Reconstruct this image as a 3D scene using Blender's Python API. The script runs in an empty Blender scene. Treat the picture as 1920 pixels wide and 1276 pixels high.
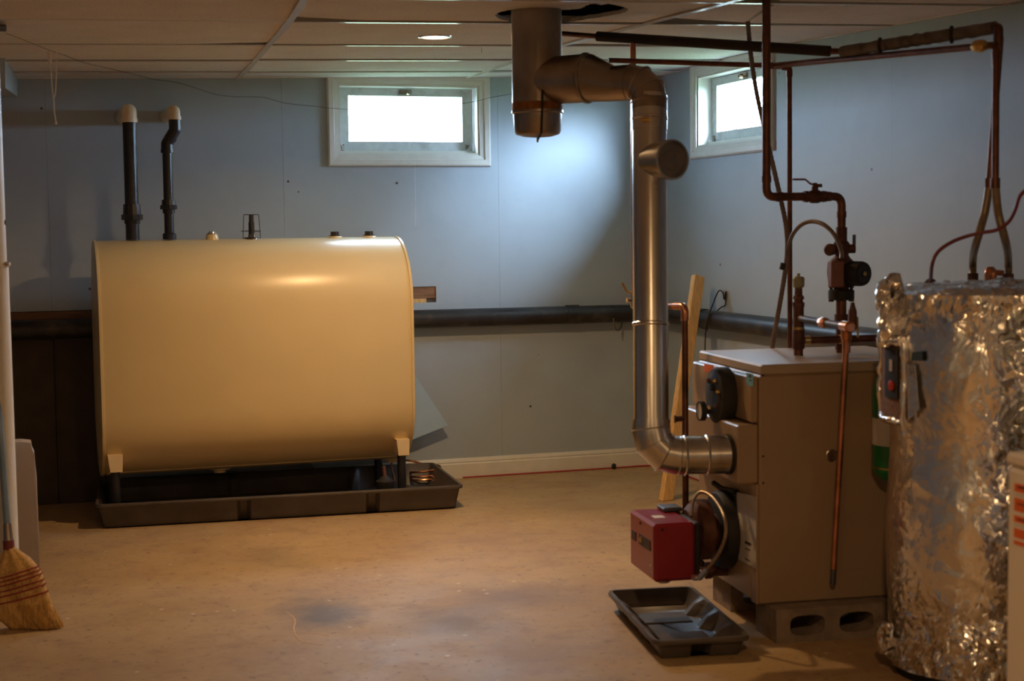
import bpy, math, random
from mathutils import Vector, Matrix, noise
from mathutils.geometry import delaunay_2d_cdt
random.seed(7)
SC = bpy.context.scene
COL = SC.collection

# ------------------------------------------------------------------ camera
FPX, CX, CY, CAMH = 2860.0, 960.0, 638.0, 1.372
PITCH = math.atan(210 / FPX)
YAW = math.atan(925 / FPX * math.cos(PITCH))
ROLL = 0.0125
_r0 = Vector((math.cos(YAW), -math.sin(YAW), 0))
_f = Vector((math.sin(YAW) * math.cos(PITCH), math.cos(YAW) * math.cos(PITCH), -math.sin(PITCH)))
_u0 = _r0.cross(_f)
_r = _r0 * math.cos(ROLL) - _u0 * math.sin(ROLL)
_u = _u0 * math.cos(ROLL) + _r0 * math.sin(ROLL)
CAMP = Vector((0, 0, CAMH))
cam = bpy.data.cameras.new('camera')
cam.sensor_fit = 'HORIZONTAL'
cam.sensor_width = 23.5
cam.lens = 23.5 * FPX / 1920
cam.clip_start = 0.05
cam.dof.use_dof = True
cam.dof.focus_distance = 7.4
cam.dof.aperture_fstop = 2.2
co = bpy.data.objects.new('camera', cam)
COL.objects.link(co)
m = Matrix((_r, _u, -_f)).transposed().to_4x4()
m.translation = CAMP
co.matrix_world = m
SC.camera = co

# ------------------------------------------------------------------ world, sun, lights, exposure
SC.view_settings.view_transform = 'Standard'
SC.view_settings.look = 'None'
SC.view_settings.gamma = 1
SC.view_settings.use_curve_mapping = False
SC.view_settings.exposure = 0.0
SC.cycles.use_denoising = True
SC.cycles.max_bounces = 8
SC.cycles.diffuse_bounces = 5
SC.cycles.transparent_max_bounces = 12
SC.cycles.sample_clamp_indirect = 4.0
SC.cycles.caustics_reflective = False
SC.cycles.caustics_refractive = False

W = bpy.data.worlds.new('overcast_sky')
SC.world = W
W.use_nodes = True
W.node_tree.nodes['Background'].inputs[0].default_value = (0.60, 0.78, 1.0, 1)
W.node_tree.nodes['Background'].inputs[1].default_value = 62.0

def light(name, kind, loc, target, energy, color, **kw):
    l = bpy.data.lights.new(name, kind)
    l.energy = energy
    l.color = color
    for k, v in kw.items():
        setattr(l, k, v)
    o = bpy.data.objects.new(name, l)
    COL.objects.link(o)
    o.location = loc
    o.rotation_euler = (Vector(target) - Vector(loc)).to_track_quat('-Z', 'Y').to_euler()
    return o

light('hazy_sun', 'SUN', (8, 3, 6), (8 - 0.78, 3 + 1.0, 6 - 0.50), 36.0, (0.66, 0.82, 1.0), angle=math.radians(36))
WARM = (1.0, 0.60, 0.27)
light('recessed_lamp_light', 'AREA', (1.672, 6.17, 2.148), (1.672, 6.17, 0), 25, WARM, shape='DISK', size=0.10, spread=math.radians(158))
light('ceiling_lamp_behind', 'AREA', (1.05, 1.6, 2.05), (1.05, 1.6, 0), 24, WARM, shape='DISK', size=0.12)

light('added_fill_far_left', 'AREA', (-1.6, 0.2, 2.03), (-1.6, 0.2, 0), 16, WARM, shape='DISK', size=0.12)  # unseen fill, added to brighten the room the foil reflects
light('added_fill_far_right', 'AREA', (2.6, -0.9, 2.12), (2.6, -0.9, 0), 14, WARM, shape='DISK', size=0.12)  # second added fill behind the camera, for glints in the foil

# ------------------------------------------------------------------ pixel rays -> world points on real planes
def ray(px, py):
    return _f + _r * ((px - CX) / FPX) - _u * ((py - CY) / FPX)
def PX(px, py, X):
    d = ray(px, py); return CAMP + d * (X / d.x)
def PY(px, py, Y):
    d = ray(px, py); return CAMP + d * (Y / d.y)
def PZ(px, py, Z):
    d = ray(px, py); return CAMP + d * ((Z - CAMH) / d.z)
def PD(px, py, D):
    return CAMP + ray(px, py) * D

# ------------------------------------------------------------------ materials
def mat(name, col, rough=0.5, metal=0.0, var=0.12, scale=12, bump=0.0, bscale=120, stain=None, sscale=4, samt=0.5, stretch=None, spec=0.5):
    mt = bpy.data.materials.new(name)
    mt.use_nodes = True
    nt = mt.node_tree
    b = nt.nodes['Principled BSDF']
    b.inputs['Roughness'].default_value = rough
    b.inputs['Metallic'].default_value = metal
    b.inputs['Specular IOR Level'].default_value = spec
    tc = nt.nodes.new('ShaderNodeTexCoord')
    mp = nt.nodes.new('ShaderNodeMapping')
    nt.links.new(tc.outputs['Object'], mp.inputs[0])
    if stretch:
        mp.inputs['Scale'].default_value = stretch
    n = nt.nodes.new('ShaderNodeTexNoise')
    n.inputs['Scale'].default_value = scale
    n.inputs['Detail'].default_value = 5
    nt.links.new(mp.outputs[0], n.inputs['Vector'])
    r = nt.nodes.new('ShaderNodeValToRGB')
    r.color_ramp.elements[0].position = 0.3
    r.color_ramp.elements[1].position = 0.7
    r.color_ramp.elements[0].color = (*[c * (1 - var) for c in col], 1)
    r.color_ramp.elements[1].color = (*[min(1, c * (1 + var)) for c in col], 1)
    nt.links.new(n.outputs['Fac'], r.inputs[0])
    out = r.outputs[0]
    if stain:
        n2 = nt.nodes.new('ShaderNodeTexNoise')
        n2.inputs['Scale'].default_value = sscale
        n2.inputs['Detail'].default_value = 6
        n2.inputs['Roughness'].default_value = 0.65
        nt.links.new(mp.outputs[0], n2.inputs['Vector'])
        r2 = nt.nodes.new('ShaderNodeValToRGB')
        r2.color_ramp.elements[0].position = 0.52
        r2.color_ramp.elements[1].position = 0.72
        r2.color_ramp.elements[0].color = (0, 0, 0, 1)
        r2.color_ramp.elements[1].color = (samt, samt, samt, 1)
        nt.links.new(n2.outputs['Fac'], r2.inputs[0])
        mx = nt.nodes.new('ShaderNodeMix')
        mx.data_type = 'RGBA'
        nt.links.new(r2.outputs[0], mx.inputs[0])
        nt.links.new(out, mx.inputs[6])
        mx.inputs[7].default_value = (*stain, 1)
        out = mx.outputs[2]
    nt.links.new(out, b.inputs['Base Color'])
    if bump:
        n3 = nt.nodes.new('ShaderNodeTexNoise')
        n3.inputs['Scale'].default_value = bscale
        n3.inputs['Detail'].default_value = 4
        nt.links.new(mp.outputs[0], n3.inputs['Vector'])
        bp = nt.nodes.new('ShaderNodeBump')
        bp.inputs['Strength'].default_value = bump
        bp.inputs['Distance'].default_value = 0.004
        nt.links.new(n3.outputs['Fac'], bp.inputs['Height'])
        nt.links.new(bp.outputs[0], b.inputs['Normal'])
    return mt

M = {}
M['wall'] = mat('blue_wall_paint', (0.40, 0.475, 0.545), 0.5, var=0.04, scale=3, bump=0.08, bscale=160, stain=(0.31, 0.37, 0.45), sscale=2.2, samt=0.35)
M['core'] = mat('dark_brown_wall', (0.085, 0.065, 0.05), 0.9, bump=0.2)  # dark brown core, shows through the panel opening left of the tank
M['tile'] = mat('ceiling_tile_fibre', (0.75, 0.735, 0.745), 0.9, var=0.05, scale=5, bump=0.5, bscale=260)
M['rail'] = mat('white_rail_metal', (0.78, 0.77, 0.74), 0.14, var=0.03)
M['dark'] = mat('dark_void', (0.012, 0.010, 0.009), 0.95)
M['white'] = mat('white_paint', (0.74, 0.74, 0.70), 0.45, var=0.05, scale=18, stain=(0.50, 0.47, 0.40), sscale=9, samt=0.3)
M['sash'] = mat('old_sash_paint', (0.62, 0.66, 0.68), 0.55, var=0.08, scale=30, stain=(0.30, 0.29, 0.27), sscale=14, samt=0.55)
M['tank'] = mat('cream_tank_paint', (0.70, 0.575, 0.33), 0.30, var=0.025, scale=4, bump=0.03, bscale=60)
M['black'] = mat('black_iron', (0.018, 0.018, 0.022), 0.32, var=0.3, scale=25)
M['blackmatte'] = mat('black_matte', (0.015, 0.014, 0.014), 0.7, var=0.3)
M['pvc'] = mat('cream_plastic', (0.80, 0.66, 0.44), 0.4, var=0.05)
M['pan'] = mat('black_plastic_tray', (0.085, 0.072, 0.066), 0.42, var=0.2, scale=9, stain=(0.16, 0.14, 0.125), sscale=6, samt=0.35)
M['drain'] = mat('black_drain_pipe', (0.022, 0.022, 0.024), 0.42, var=0.3, scale=10, stain=(0.16, 0.13, 0.09), sscale=7, samt=0.5, stretch=(1, 1, 1))
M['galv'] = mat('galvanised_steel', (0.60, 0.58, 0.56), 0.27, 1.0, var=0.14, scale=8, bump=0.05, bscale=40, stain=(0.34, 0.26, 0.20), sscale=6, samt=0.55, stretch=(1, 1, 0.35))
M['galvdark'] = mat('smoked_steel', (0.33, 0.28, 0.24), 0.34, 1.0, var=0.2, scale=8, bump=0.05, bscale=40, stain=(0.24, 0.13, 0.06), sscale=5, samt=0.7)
M['rust'] = mat('rust_band', (0.28, 0.11, 0.03), 0.7, 0.3, var=0.5, scale=30, bump=0.3)
M['copper'] = mat('copper', (0.56, 0.24, 0.13), 0.30, 1.0, var=0.2, scale=15, stain=(0.16, 0.07, 0.05), sscale=10, samt=0.7)
M['copperdark'] = mat('tarnished_copper', (0.17, 0.075, 0.05), 0.42, 0.85, var=0.3, scale=18, stain=(0.05, 0.03, 0.025), sscale=8, samt=0.8)
M['brass'] = mat('brass', (0.62, 0.42, 0.16), 0.3, 1.0, var=0.15)
M['steelpipe'] = mat('zinc_pipe', (0.12, 0.12, 0.14), 0.5, 0.8, var=0.2)
M['foam'] = mat('dark_pipe_insulation', (0.030, 0.026, 0.024), 0.85, var=0.25, bump=0.4, bscale=40)
M['foamgrey'] = mat('grey_pipe_wrap', (0.17, 0.145, 0.13), 0.85, var=0.3, scale=20, bump=0.5, bscale=45, stain=(0.05, 0.045, 0.04), sscale=16, samt=0.9)
M['boiler'] = mat('tan_enamel', (0.36, 0.255, 0.17), 0.36, var=0.04, scale=4, bump=0.12, bscale=220)
M['boilerlid'] = mat('pale_tan_enamel', (0.42, 0.33, 0.25), 0.42, var=0.06, scale=8, bump=0.1, bscale=200)  # lid tone, paler than the cabinet
M['red'] = mat('red_enamel', (0.27, 0.016, 0.030), 0.30, var=0.06, scale=8, bump=0.06, bscale=200)
M['redpaint'] = mat('red_plastic', (0.55, 0.04, 0.02), 0.4)
M['iron'] = mat('brown_cast_iron', (0.105, 0.040, 0.028), 0.55, 0.3, var=0.35, scale=30, bump=0.3, bscale=80)
M['pumpred'] = mat('pump_box_maroon', (0.20, 0.075, 0.065), 0.45, var=0.15)
M['block'] = mat('concrete_block', (0.26, 0.20, 0.155), 0.95, var=0.2, scale=25, bump=0.9, bscale=120)
M['wood'] = mat('pine_wood', (0.70, 0.43, 0.16), 0.6, var=0.16, scale=10, stretch=(9, 9, 0.8), stain=(0.48, 0.25, 0.08), sscale=4, samt=0.5)
M["woodold"] = mat("rough_brown_wood", (0.24, 0.12, 0.06), 0.8, var=0.3, scale=10, stretch=(0.8, 8, 8), bump=0.4, bscale=60)
M['bluepanel'] = mat('pale_blue_board', (0.40, 0.56, 0.74), 0.35, var=0.03)
M['board'] = mat('grey_white_board', (0.50, 0.48, 0.50), 0.7, var=0.06, stain=(0.40, 0.36, 0.32), sscale=5, samt=0.4)
M['straw'] = mat('broom_straw', (0.60, 0.36, 0.12), 0.75, var=0.35, scale=60, stretch=(3, 3, 0.25))
M['strawred'] = mat('broom_twine', (0.32, 0.03, 0.03), 0.7)
M['bluemetal'] = mat('blue_grey_handle', (0.22, 0.32, 0.44), 0.35, 0.3)
M['green'] = mat('green_enamel', (0.012, 0.20, 0.06), 0.28, var=0.08)
M['paper'] = mat('white_label', (0.72, 0.68, 0.62), 0.6, var=0.05)
M['papershade'] = mat('grey_label', (0.56, 0.52, 0.50), 0.6, var=0.08)
M['bluelabel'] = mat('blue_label', (0.16, 0.46, 0.60), 0.5, var=0.05)
M['orange'] = mat('orange_print', (0.70, 0.13, 0.03), 0.5, var=0.05)
M['ink'] = mat('dark_print', (0.05, 0.03, 0.035), 0.6)
M['appliance'] = mat('white_enamel', (0.72, 0.66, 0.60), 0.35, var=0.02)
M['string'] = mat('white_string', (0.85, 0.82, 0.72), 0.8)
M['web'] = mat('spider_silk', (0.8, 0.82, 0.85), 0.6)
M['cable'] = mat('beige_cable', (0.42, 0.31, 0.22), 0.45, 0.2, var=0.15)
M['bx'] = mat('armoured_cable_steel', (0.20, 0.155, 0.13), 0.42, 0.6, var=0.25)
M['braid'] = mat('braided_hose', (0.27, 0.20, 0.14), 0.4, 0.5, var=0.2, scale=90)
M['redwire'] = mat('red_cable', (0.42, 0.03, 0.03), 0.5)
M['darkred'] = mat('dark_red_cable', (0.18, 0.03, 0.035), 0.45)
M['grass'] = mat('lawn', (0.17, 0.225, 0.11), 0.9, var=0.3)
M['chrome'] = mat('clear_cap_chrome', (0.75, 0.72, 0.70), 0.12, 0.9)

def floor_mat():
    mt = bpy.data.materials.new('painted_concrete_floor')
    mt.use_nodes = True
    nt = mt.node_tree
    b = nt.nodes['Principled BSDF']
    tc = nt.nodes.new('ShaderNodeNewGeometry')
    def nz(scale, detail=5, rough=0.6, off=(0, 0, 0), sc=(1, 1, 1)):
        mp = nt.nodes.new('ShaderNodeMapping')
        mp.inputs['Location'].default_value = off
        mp.inputs['Scale'].default_value = sc
        nt.links.new(tc.outputs['Position'], mp.inputs[0])
        n = nt.nodes.new('ShaderNodeTexNoise')
        n.inputs['Scale'].default_value = scale
        n.inputs['Detail'].default_value = detail
        n.inputs['Roughness'].default_value = rough
        nt.links.new(mp.outputs[0], n.inputs['Vector'])
        return n.outputs['Fac']
    def ramp(f, a, c, c0=(0, 0, 0), c1=(1, 1, 1)):
        r = nt.nodes.new('ShaderNodeValToRGB')
        r.color_ramp.elements[0].position = a
        r.color_ramp.elements[1].position = c
        r.color_ramp.elements[0].color = (*c0, 1)
        r.color_ramp.elements[1].color = (*c1, 1)
        nt.links.new(f, r.inputs[0])
        return r.outputs[0]
    def mixc(f, a, bcol):
        mx = nt.nodes.new('ShaderNodeMix')
        mx.data_type = 'RGBA'
        nt.links.new(f, mx.inputs[0])
        nt.links.new(a, mx.inputs[6])
        mx.inputs[7].default_value = (*bcol, 1)
        return mx.outputs[2]
    base = ramp(nz(2.2), 0.3, 0.72, (0.42, 0.285, 0.145), (0.52, 0.365, 0.19))
    c = mixc(ramp(nz(1.3, 6, 0.7, (3, 1, 0)), 0.46, 0.70, c1=(0.7, 0.7, 0.7)), base, (0.34, 0.21, 0.13))
    c = mixc(ramp(nz(7, 6, 0.75, (1, 5, 0)), 0.50, 0.70, c1=(0.65, 0.65, 0.65)), c, (0.29, 0.185, 0.12))
    c = mixc(ramp(nz(30, 4, 0.6, (7, 2, 0)), 0.60, 0.68, c1=(0.7, 0.7, 0.7)), c, (0.18, 0.12, 0.09))
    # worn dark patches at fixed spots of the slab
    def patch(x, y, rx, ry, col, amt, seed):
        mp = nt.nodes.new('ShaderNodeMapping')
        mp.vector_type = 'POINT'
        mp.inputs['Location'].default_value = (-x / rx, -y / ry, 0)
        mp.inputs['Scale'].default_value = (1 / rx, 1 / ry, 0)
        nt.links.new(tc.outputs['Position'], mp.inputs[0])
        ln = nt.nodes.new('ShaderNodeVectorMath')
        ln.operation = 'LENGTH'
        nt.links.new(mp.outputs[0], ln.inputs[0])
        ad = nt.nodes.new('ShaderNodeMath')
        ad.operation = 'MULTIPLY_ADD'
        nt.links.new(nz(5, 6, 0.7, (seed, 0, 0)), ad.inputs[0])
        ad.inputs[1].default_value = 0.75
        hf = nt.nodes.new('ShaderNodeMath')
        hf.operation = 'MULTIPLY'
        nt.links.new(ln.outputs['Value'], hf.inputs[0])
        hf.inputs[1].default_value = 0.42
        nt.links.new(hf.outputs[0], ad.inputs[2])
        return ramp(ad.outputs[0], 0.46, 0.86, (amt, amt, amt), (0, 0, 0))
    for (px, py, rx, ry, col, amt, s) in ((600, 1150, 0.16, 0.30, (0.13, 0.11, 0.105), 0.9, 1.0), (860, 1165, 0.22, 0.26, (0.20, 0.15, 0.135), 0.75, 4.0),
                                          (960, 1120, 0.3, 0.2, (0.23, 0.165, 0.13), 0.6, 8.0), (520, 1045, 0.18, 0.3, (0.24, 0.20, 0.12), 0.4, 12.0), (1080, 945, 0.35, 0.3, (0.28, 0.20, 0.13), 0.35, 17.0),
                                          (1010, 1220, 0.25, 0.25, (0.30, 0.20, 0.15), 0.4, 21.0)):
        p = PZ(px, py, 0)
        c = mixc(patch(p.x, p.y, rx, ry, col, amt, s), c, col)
    # paint specks
    vo = nt.nodes.new('ShaderNodeTexVoronoi')
    vo.inputs['Scale'].default_value = 9
    nt.links.new(tc.outputs['Position'], vo.inputs['Vector'])
    sp = ramp(vo.outputs['Distance'], 0.05, 0.10, (1, 1, 1), (0, 0, 0))
    mm = nt.nodes.new('ShaderNodeMath')
    mm.operation = 'MULTIPLY'
    nt.links.new(sp, mm.inputs[0])
    nt.links.new(ramp(nz(2.3, 3, 0.5, (4, 9, 0)), 0.50, 0.56), mm.inputs[1])
    c = mixc(mm.outputs[0], c, (0.66, 0.58, 0.46))
    nt.links.new(c, b.inputs['Base Color'])
    nt.links.new(ramp(nz(4, 5, 0.6, (2, 2, 2)), 0.3, 0.7, (0.42, 0.42, 0.42), (0.62, 0.62, 0.62)), b.inputs['Roughness'])
    bp = nt.nodes.new('ShaderNodeBump')
    bp.inputs['Strength'].default_value = 0.25
    bp.inputs['Distance'].default_value = 0.004
    nt.links.new(nz(40, 6), bp.inputs['Height'])
    nt.links.new(bp.outputs[0], b.inputs['Normal'])
    return mt
M['floor'] = floor_mat()

def add_specks(mt, col, scale, size, lo):
    nt = mt.node_tree
    b = nt.nodes['Principled BSDF']
    src = b.inputs['Base Color'].links[0].from_socket
    geo = nt.nodes.new('ShaderNodeNewGeometry')
    vo = nt.nodes.new('ShaderNodeTexVoronoi'); vo.inputs['Scale'].default_value = scale
    nt.links.new(geo.outputs['Position'], vo.inputs['Vector'])
    lt = nt.nodes.new('ShaderNodeMath'); lt.operation = 'LESS_THAN'; lt.inputs[1].default_value = size
    nt.links.new(vo.outputs['Distance'], lt.inputs[0])
    nz = nt.nodes.new('ShaderNodeTexNoise'); nz.inputs['Scale'].default_value = 1.7
    nt.links.new(geo.outputs['Position'], nz.inputs['Vector'])
    gt = nt.nodes.new('ShaderNodeMath'); gt.operation = 'GREATER_THAN'; gt.inputs[1].default_value = lo
    nt.links.new(nz.outputs['Fac'], gt.inputs[0])
    mu = nt.nodes.new('ShaderNodeMath'); mu.operation = 'MULTIPLY'
    nt.links.new(lt.outputs[0], mu.inputs[0]); nt.links.new(gt.outputs[0], mu.inputs[1])
    mx = nt.nodes.new('ShaderNodeMix'); mx.data_type = 'RGBA'
    nt.links.new(mu.outputs[0], mx.inputs[0]); nt.links.new(src, mx.inputs[6]); mx.inputs[7].default_value = (*col, 1)
    nt.links.new(mx.outputs[2], b.inputs['Base Color'])
add_specks(M['wall'], (0.10, 0.08, 0.07), 5, 0.035, 0.5)
add_specks(M['tile'], (0.30, 0.26, 0.22), 70, 0.16, 0.2)

def emis(name, col, s):
    mt = bpy.data.materials.new(name)
    mt.use_nodes = True
    b = mt.node_tree.nodes['Principled BSDF']
    b.inputs['Base Color'].default_value = (*col, 1)
    b.inputs['Emission Color'].default_value = (*col, 1)
    b.inputs['Emission Strength'].default_value = s
    return mt
M['bulb'] = emis('lamp_bulb', (1.0, 0.72, 0.42), 14)

def glass_mat():
    mt = bpy.data.materials.new('window_glass')
    mt.use_nodes = True
    nt = mt.node_tree
    nt.nodes.remove(nt.nodes['Principled BSDF'])
    out = nt.nodes['Material Output']
    tr = nt.nodes.new('ShaderNodeBsdfTransparent')
    tr.inputs[0].default_value = (0.93, 0.96, 0.97, 1)
    gl = nt.nodes.new('ShaderNodeBsdfGlossy')
    gl.inputs['Roughness'].default_value = 0.05
    mx = nt.nodes.new('ShaderNodeMixShader')
    mx.inputs[0].default_value = 0.05
    nt.links.new(tr.outputs[0], mx.inputs[1])
    nt.links.new(gl.outputs[0], mx.inputs[2])
    nt.links.new(mx.outputs[0], out.inputs[0])
    return mt
M['glass'] = glass_mat()

def foil_mat():
    mt = bpy.data.materials.new('crumpled_foil')
    mt.use_nodes = True
    nt = mt.node_tree
    b = nt.nodes['Principled BSDF']
    b.inputs['Base Color'].default_value = (0.88, 0.86, 0.85, 1)
    b.inputs['Metallic'].default_value = 1
    b.inputs['Roughness'].default_value = 0.24
    geo = nt.nodes.new('ShaderNodeNewGeometry')
    def node(t, **kw):
        n_ = nt.nodes.new(t)
        for k_, v_ in kw.items(): setattr(n_, k_, v_)
        return n_
    def vm(op, a_, b_):
        n_ = node('ShaderNodeVectorMath', operation=op)
        for i_, q_ in enumerate((a_, b_)):
            if isinstance(q_, tuple): n_.inputs[i_].default_value = q_
            else: nt.links.new(q_, n_.inputs[i_])
        return n_
    def sm(op, a_, b_, clamp=False):
        n_ = node('ShaderNodeMath', operation=op); n_.use_clamp = clamp
        for i_, q_ in enumerate((a_, b_)):
            if isinstance(q_, (int, float)): n_.inputs[i_].default_value = q_
            else: nt.links.new(q_, n_.inputs[i_])
        return n_.outputs[0]
    P = geo.outputs['Position']
    nz_ = node('ShaderNodeTexNoise'); nz_.inputs['Scale'].default_value = 7; nz_.inputs['Detail'].default_value = 3
    nt.links.new(P, nz_.inputs['Vector'])
    warp = vm('MULTIPLY', vm('SUBTRACT', nz_.outputs['Color'], (0.5, 0.5, 0.5)).outputs[0], (0.16, 0.16, 0.16)).outputs[0]
    Pw = vm('MULTIPLY', vm('ADD', P, warp).outputs[0], (1, 1, 0.55)).outputs[0]
    tot = None
    for sc_, am in ((16, 0.35), (48, 0.5), (120, 0.55)):
        vo = node('ShaderNodeTexVoronoi'); vo.inputs['Scale'].default_value = sc_
        nt.links.new(Pw, vo.inputs['Vector'])
        d_ = vm('MULTIPLY', vm('SUBTRACT', vo.outputs['Color'], (0.5, 0.5, 0.5)).outputs[0], (am, am, am)).outputs[0]
        tot = d_ if tot is None else vm('ADD', tot, d_).outputs[0]
    # tilt grows to the right side of the jacket and at its top and bottom rims, as the foil is crushed there
    sx = node('ShaderNodeSeparateXYZ'); nt.links.new(P, sx.inputs[0])
    side = sm('ADD', sm('MULTIPLY', sx.outputs['X'], _r0.x), sm('MULTIPLY', sx.outputs['Y'], _r0.y))
    c_side = HC_.x * _r0.x + HC_.y * _r0.y
    k1 = sm('MULTIPLY', sm('SUBTRACT', side, c_side - 0.13), 5.0, True)
    k2 = sm('MULTIPLY', sm('SUBTRACT', sx.outputs['Z'], 1.02), 8.0, True)
    k3 = sm('MULTIPLY', sm('SUBTRACT', 0.34, sx.outputs['Z']), 5.0, True)
    k = sm('MAXIMUM', k1, sm('MAXIMUM', k2, k3))
    k = sm('ADD', sm('MULTIPLY', k, 0.95), 0.22)
    sc3 = node('ShaderNodeVectorMath', operation='SCALE')
    nt.links.new(tot, sc3.inputs[0]); nt.links.new(k, sc3.inputs['Scale'])
    nn_ = vm('NORMALIZE', vm('ADD', geo.outputs['Normal'], sc3.outputs[0]).outputs[0], (0, 0, 0))
    nt.links.new(nn_.outputs[0], b.inputs['Normal'])
    return mt
HC_ = PZ(1658, 1245, 0) + 0.30 * Vector((.852, -.524, 0))
M['foil'] = foil_mat()

# ------------------------------------------------------------------ mesh helpers
class MB:
    def __init__(s):
        s.v = []; s.f = []
    def add(s, vs, fs):
        n = len(s.v)
        s.v += [Vector(v) for v in vs]
        s.f += [tuple(i + n for i in f) for f in fs]
        return s
    def box(s, a, b, fr=None):
        x0, x1 = sorted((a[0], b[0])); y0, y1 = sorted((a[1], b[1])); z0, z1 = sorted((a[2], b[2]))
        vs = [Vector((x, y, z)) for z in (z0, z1) for y in (y0, y1) for x in (x0, x1)]
        if fr: vs = [fr(v) for v in vs]
        return s.add(vs, [(0, 2, 3, 1), (4, 5, 7, 6), (0, 1, 5, 4), (2, 6, 7, 3), (0, 4, 6, 2), (1, 3, 7, 5)])
    def rbox(s, a, b, r=0.005, fr=None):
        # box with chamfered edges
        lo = Vector([min(a[i], b[i]) for i in range(3)]); hi = Vector([max(a[i], b[i]) for i in range(3)])
        r = min(r, *[(hi[i] - lo[i]) * 0.49 for i in range(3)])
        vs = []; idx = {}
        for sx in (0, 1):
            for sy in (0, 1):
                for sz in (0, 1):
                    c = Vector((hi.x if sx else lo.x, hi.y if sy else lo.y, hi.z if sz else lo.z))
                    sg = Vector((-1 if sx else 1, -1 if sy else 1, -1 if sz else 1))
                    for ax in range(3):
                        p = c.copy()
                        for k in range(3):
                            if k != ax: p[k] += sg[k] * r
                        idx[(sx, sy, sz, ax)] = len(vs); vs.append(p)
        fs = []
        def q(*k): fs.append(tuple(idx[i] for i in k))
        for sx in (0, 1): q((sx, 0, 0, 0), (sx, 1, 0, 0), (sx, 1, 1, 0), (sx, 0, 1, 0))
        for sy in (0, 1): q((0, sy, 0, 1), (1, sy, 0, 1), (1, sy, 1, 1), (0, sy, 1, 1))
        for sz in (0, 1): q((0, 0, sz, 2), (1, 0, sz, 2), (1, 1, sz, 2), (0, 1, sz, 2))
        for p in (0, 1):
            for t in (0, 1):
                q((p, t, 0, 0), (p, t, 0, 1), (p, t, 1, 1), (p, t, 1, 0))
                q((p, 0, t, 0), (p, 0, t, 2), (p, 1, t, 2), (p, 1, t, 0))
                q((0, p, t, 1), (0, p, t, 2), (1, p, t, 2), (1, p, t, 1))
        for sx in (0, 1):
            for sy in (0, 1):
                for sz in (0, 1): q((sx, sy, sz, 0), (sx, sy, sz, 1), (sx, sy, sz, 2))
        if fr: vs = [fr(v) for v in vs]
        return s.add(vs, fs)
    def lathe(s, p, axis, prof, seg=24, cap=True):
        # prof: list of (distance along axis, radius)
        p = Vector(p); ax = Vector(axis).normalized()
        t = Vector((0, 0, 1)) if abs(ax.z) < 0.9 else Vector((1, 0, 0))
        e1 = ax.cross(t).normalized(); e2 = ax.cross(e1)
        vs = []; fs = []
        for (h, r) in prof:
            for k in range(seg):
                a = 2 * math.pi * k / seg
                vs.append(p + ax * h + (e1 * math.cos(a) + e2 * math.sin(a)) * r)
        for i in range(len(prof) - 1):
            for k in range(seg):
                k2 = (k + 1) % seg
                fs.append((i * seg + k, i * seg + k2, (i + 1) * seg + k2, (i + 1) * seg + k))
        if cap:
            fs.append(tuple(range(seg))[::-1])
            fs.append(tuple((len(prof) - 1) * seg + k for k in range(seg)))
        return s.add(vs, fs)
    def cyl(s, a, b, r, r2=None, seg=20):
        a = Vector(a); b = Vector(b)
        return s.lathe(a, b - a, [(0, r), ((b - a).length, r if r2 is None else r2)], seg)
    def tube(s, pts, r, seg=12, bend=0.0, n=5, cap=True):
        pts = [Vector(p) for p in pts]
        if bend > 0 and len(pts) > 2:
            out = [pts[0]]
            for i in range(1, len(pts) - 1):
                d1 = pts[i] - pts[i - 1]; d2 = pts[i + 1] - pts[i]
                ang = d1.angle(d2)
                t = min(bend * math.tan(ang / 2), d1.length * 0.49, d2.length * 0.49)
                A = pts[i] - d1.normalized() * t; B = pts[i] + d2.normalized() * t
                for k in range(n + 1):
                    u = k / n
                    out.append(A * (1 - u) ** 2 + pts[i] * 2 * u * (1 - u) + B * u * u)
            out.append(pts[-1]); pts = out
        N = len(pts)
        rs = r if isinstance(r, (list, tuple)) else [r] * N
        tg = []
        for i in range(N):
            a = pts[max(0, i - 1)]; b = pts[min(N - 1, i + 1)]
            tg.append((b - a).normalized())
        t0 = tg[0]
        e = t0.cross(Vector((0, 0, 1)) if abs(t0.z) < 0.9 else Vector((1, 0, 0))).normalized()
        vs = []; fs = []
        for i in range(N):
            if i:
                e = (e - tg[i] * e.dot(tg[i])).normalized()
            e2 = tg[i].cross(e)
            for k in range(seg):
                a = 2 * math.pi * k / seg
                vs.append(pts[i] + (e * math.cos(a) + e2 * math.sin(a)) * rs[i])
        for i in range(N - 1):
            for k in range(seg):
                k2 = (k + 1) % seg
                fs.append((i * seg + k, i * seg + k2, (i + 1) * seg + k2, (i + 1) * seg + k))
        if cap:
            fs.append(tuple(range(seg))[::-1]); fs.append(tuple((N - 1) * seg + k for k in range(seg)))
        return s.add(vs, fs)
    def prism(s, poly, d):
        # extrude a planar polygon (list of 3D points) by vector d
        n = len(poly); d = Vector(d)
        vs = [Vector(p) for p in poly] + [Vector(p) + d for p in poly]
        fs = [tuple(range(n))[::-1], tuple(range(n, 2 * n))]
        fs += [(i, (i + 1) % n, n + (i + 1) % n, n + i) for i in range(n)]
        return s.add(vs, fs)
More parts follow.
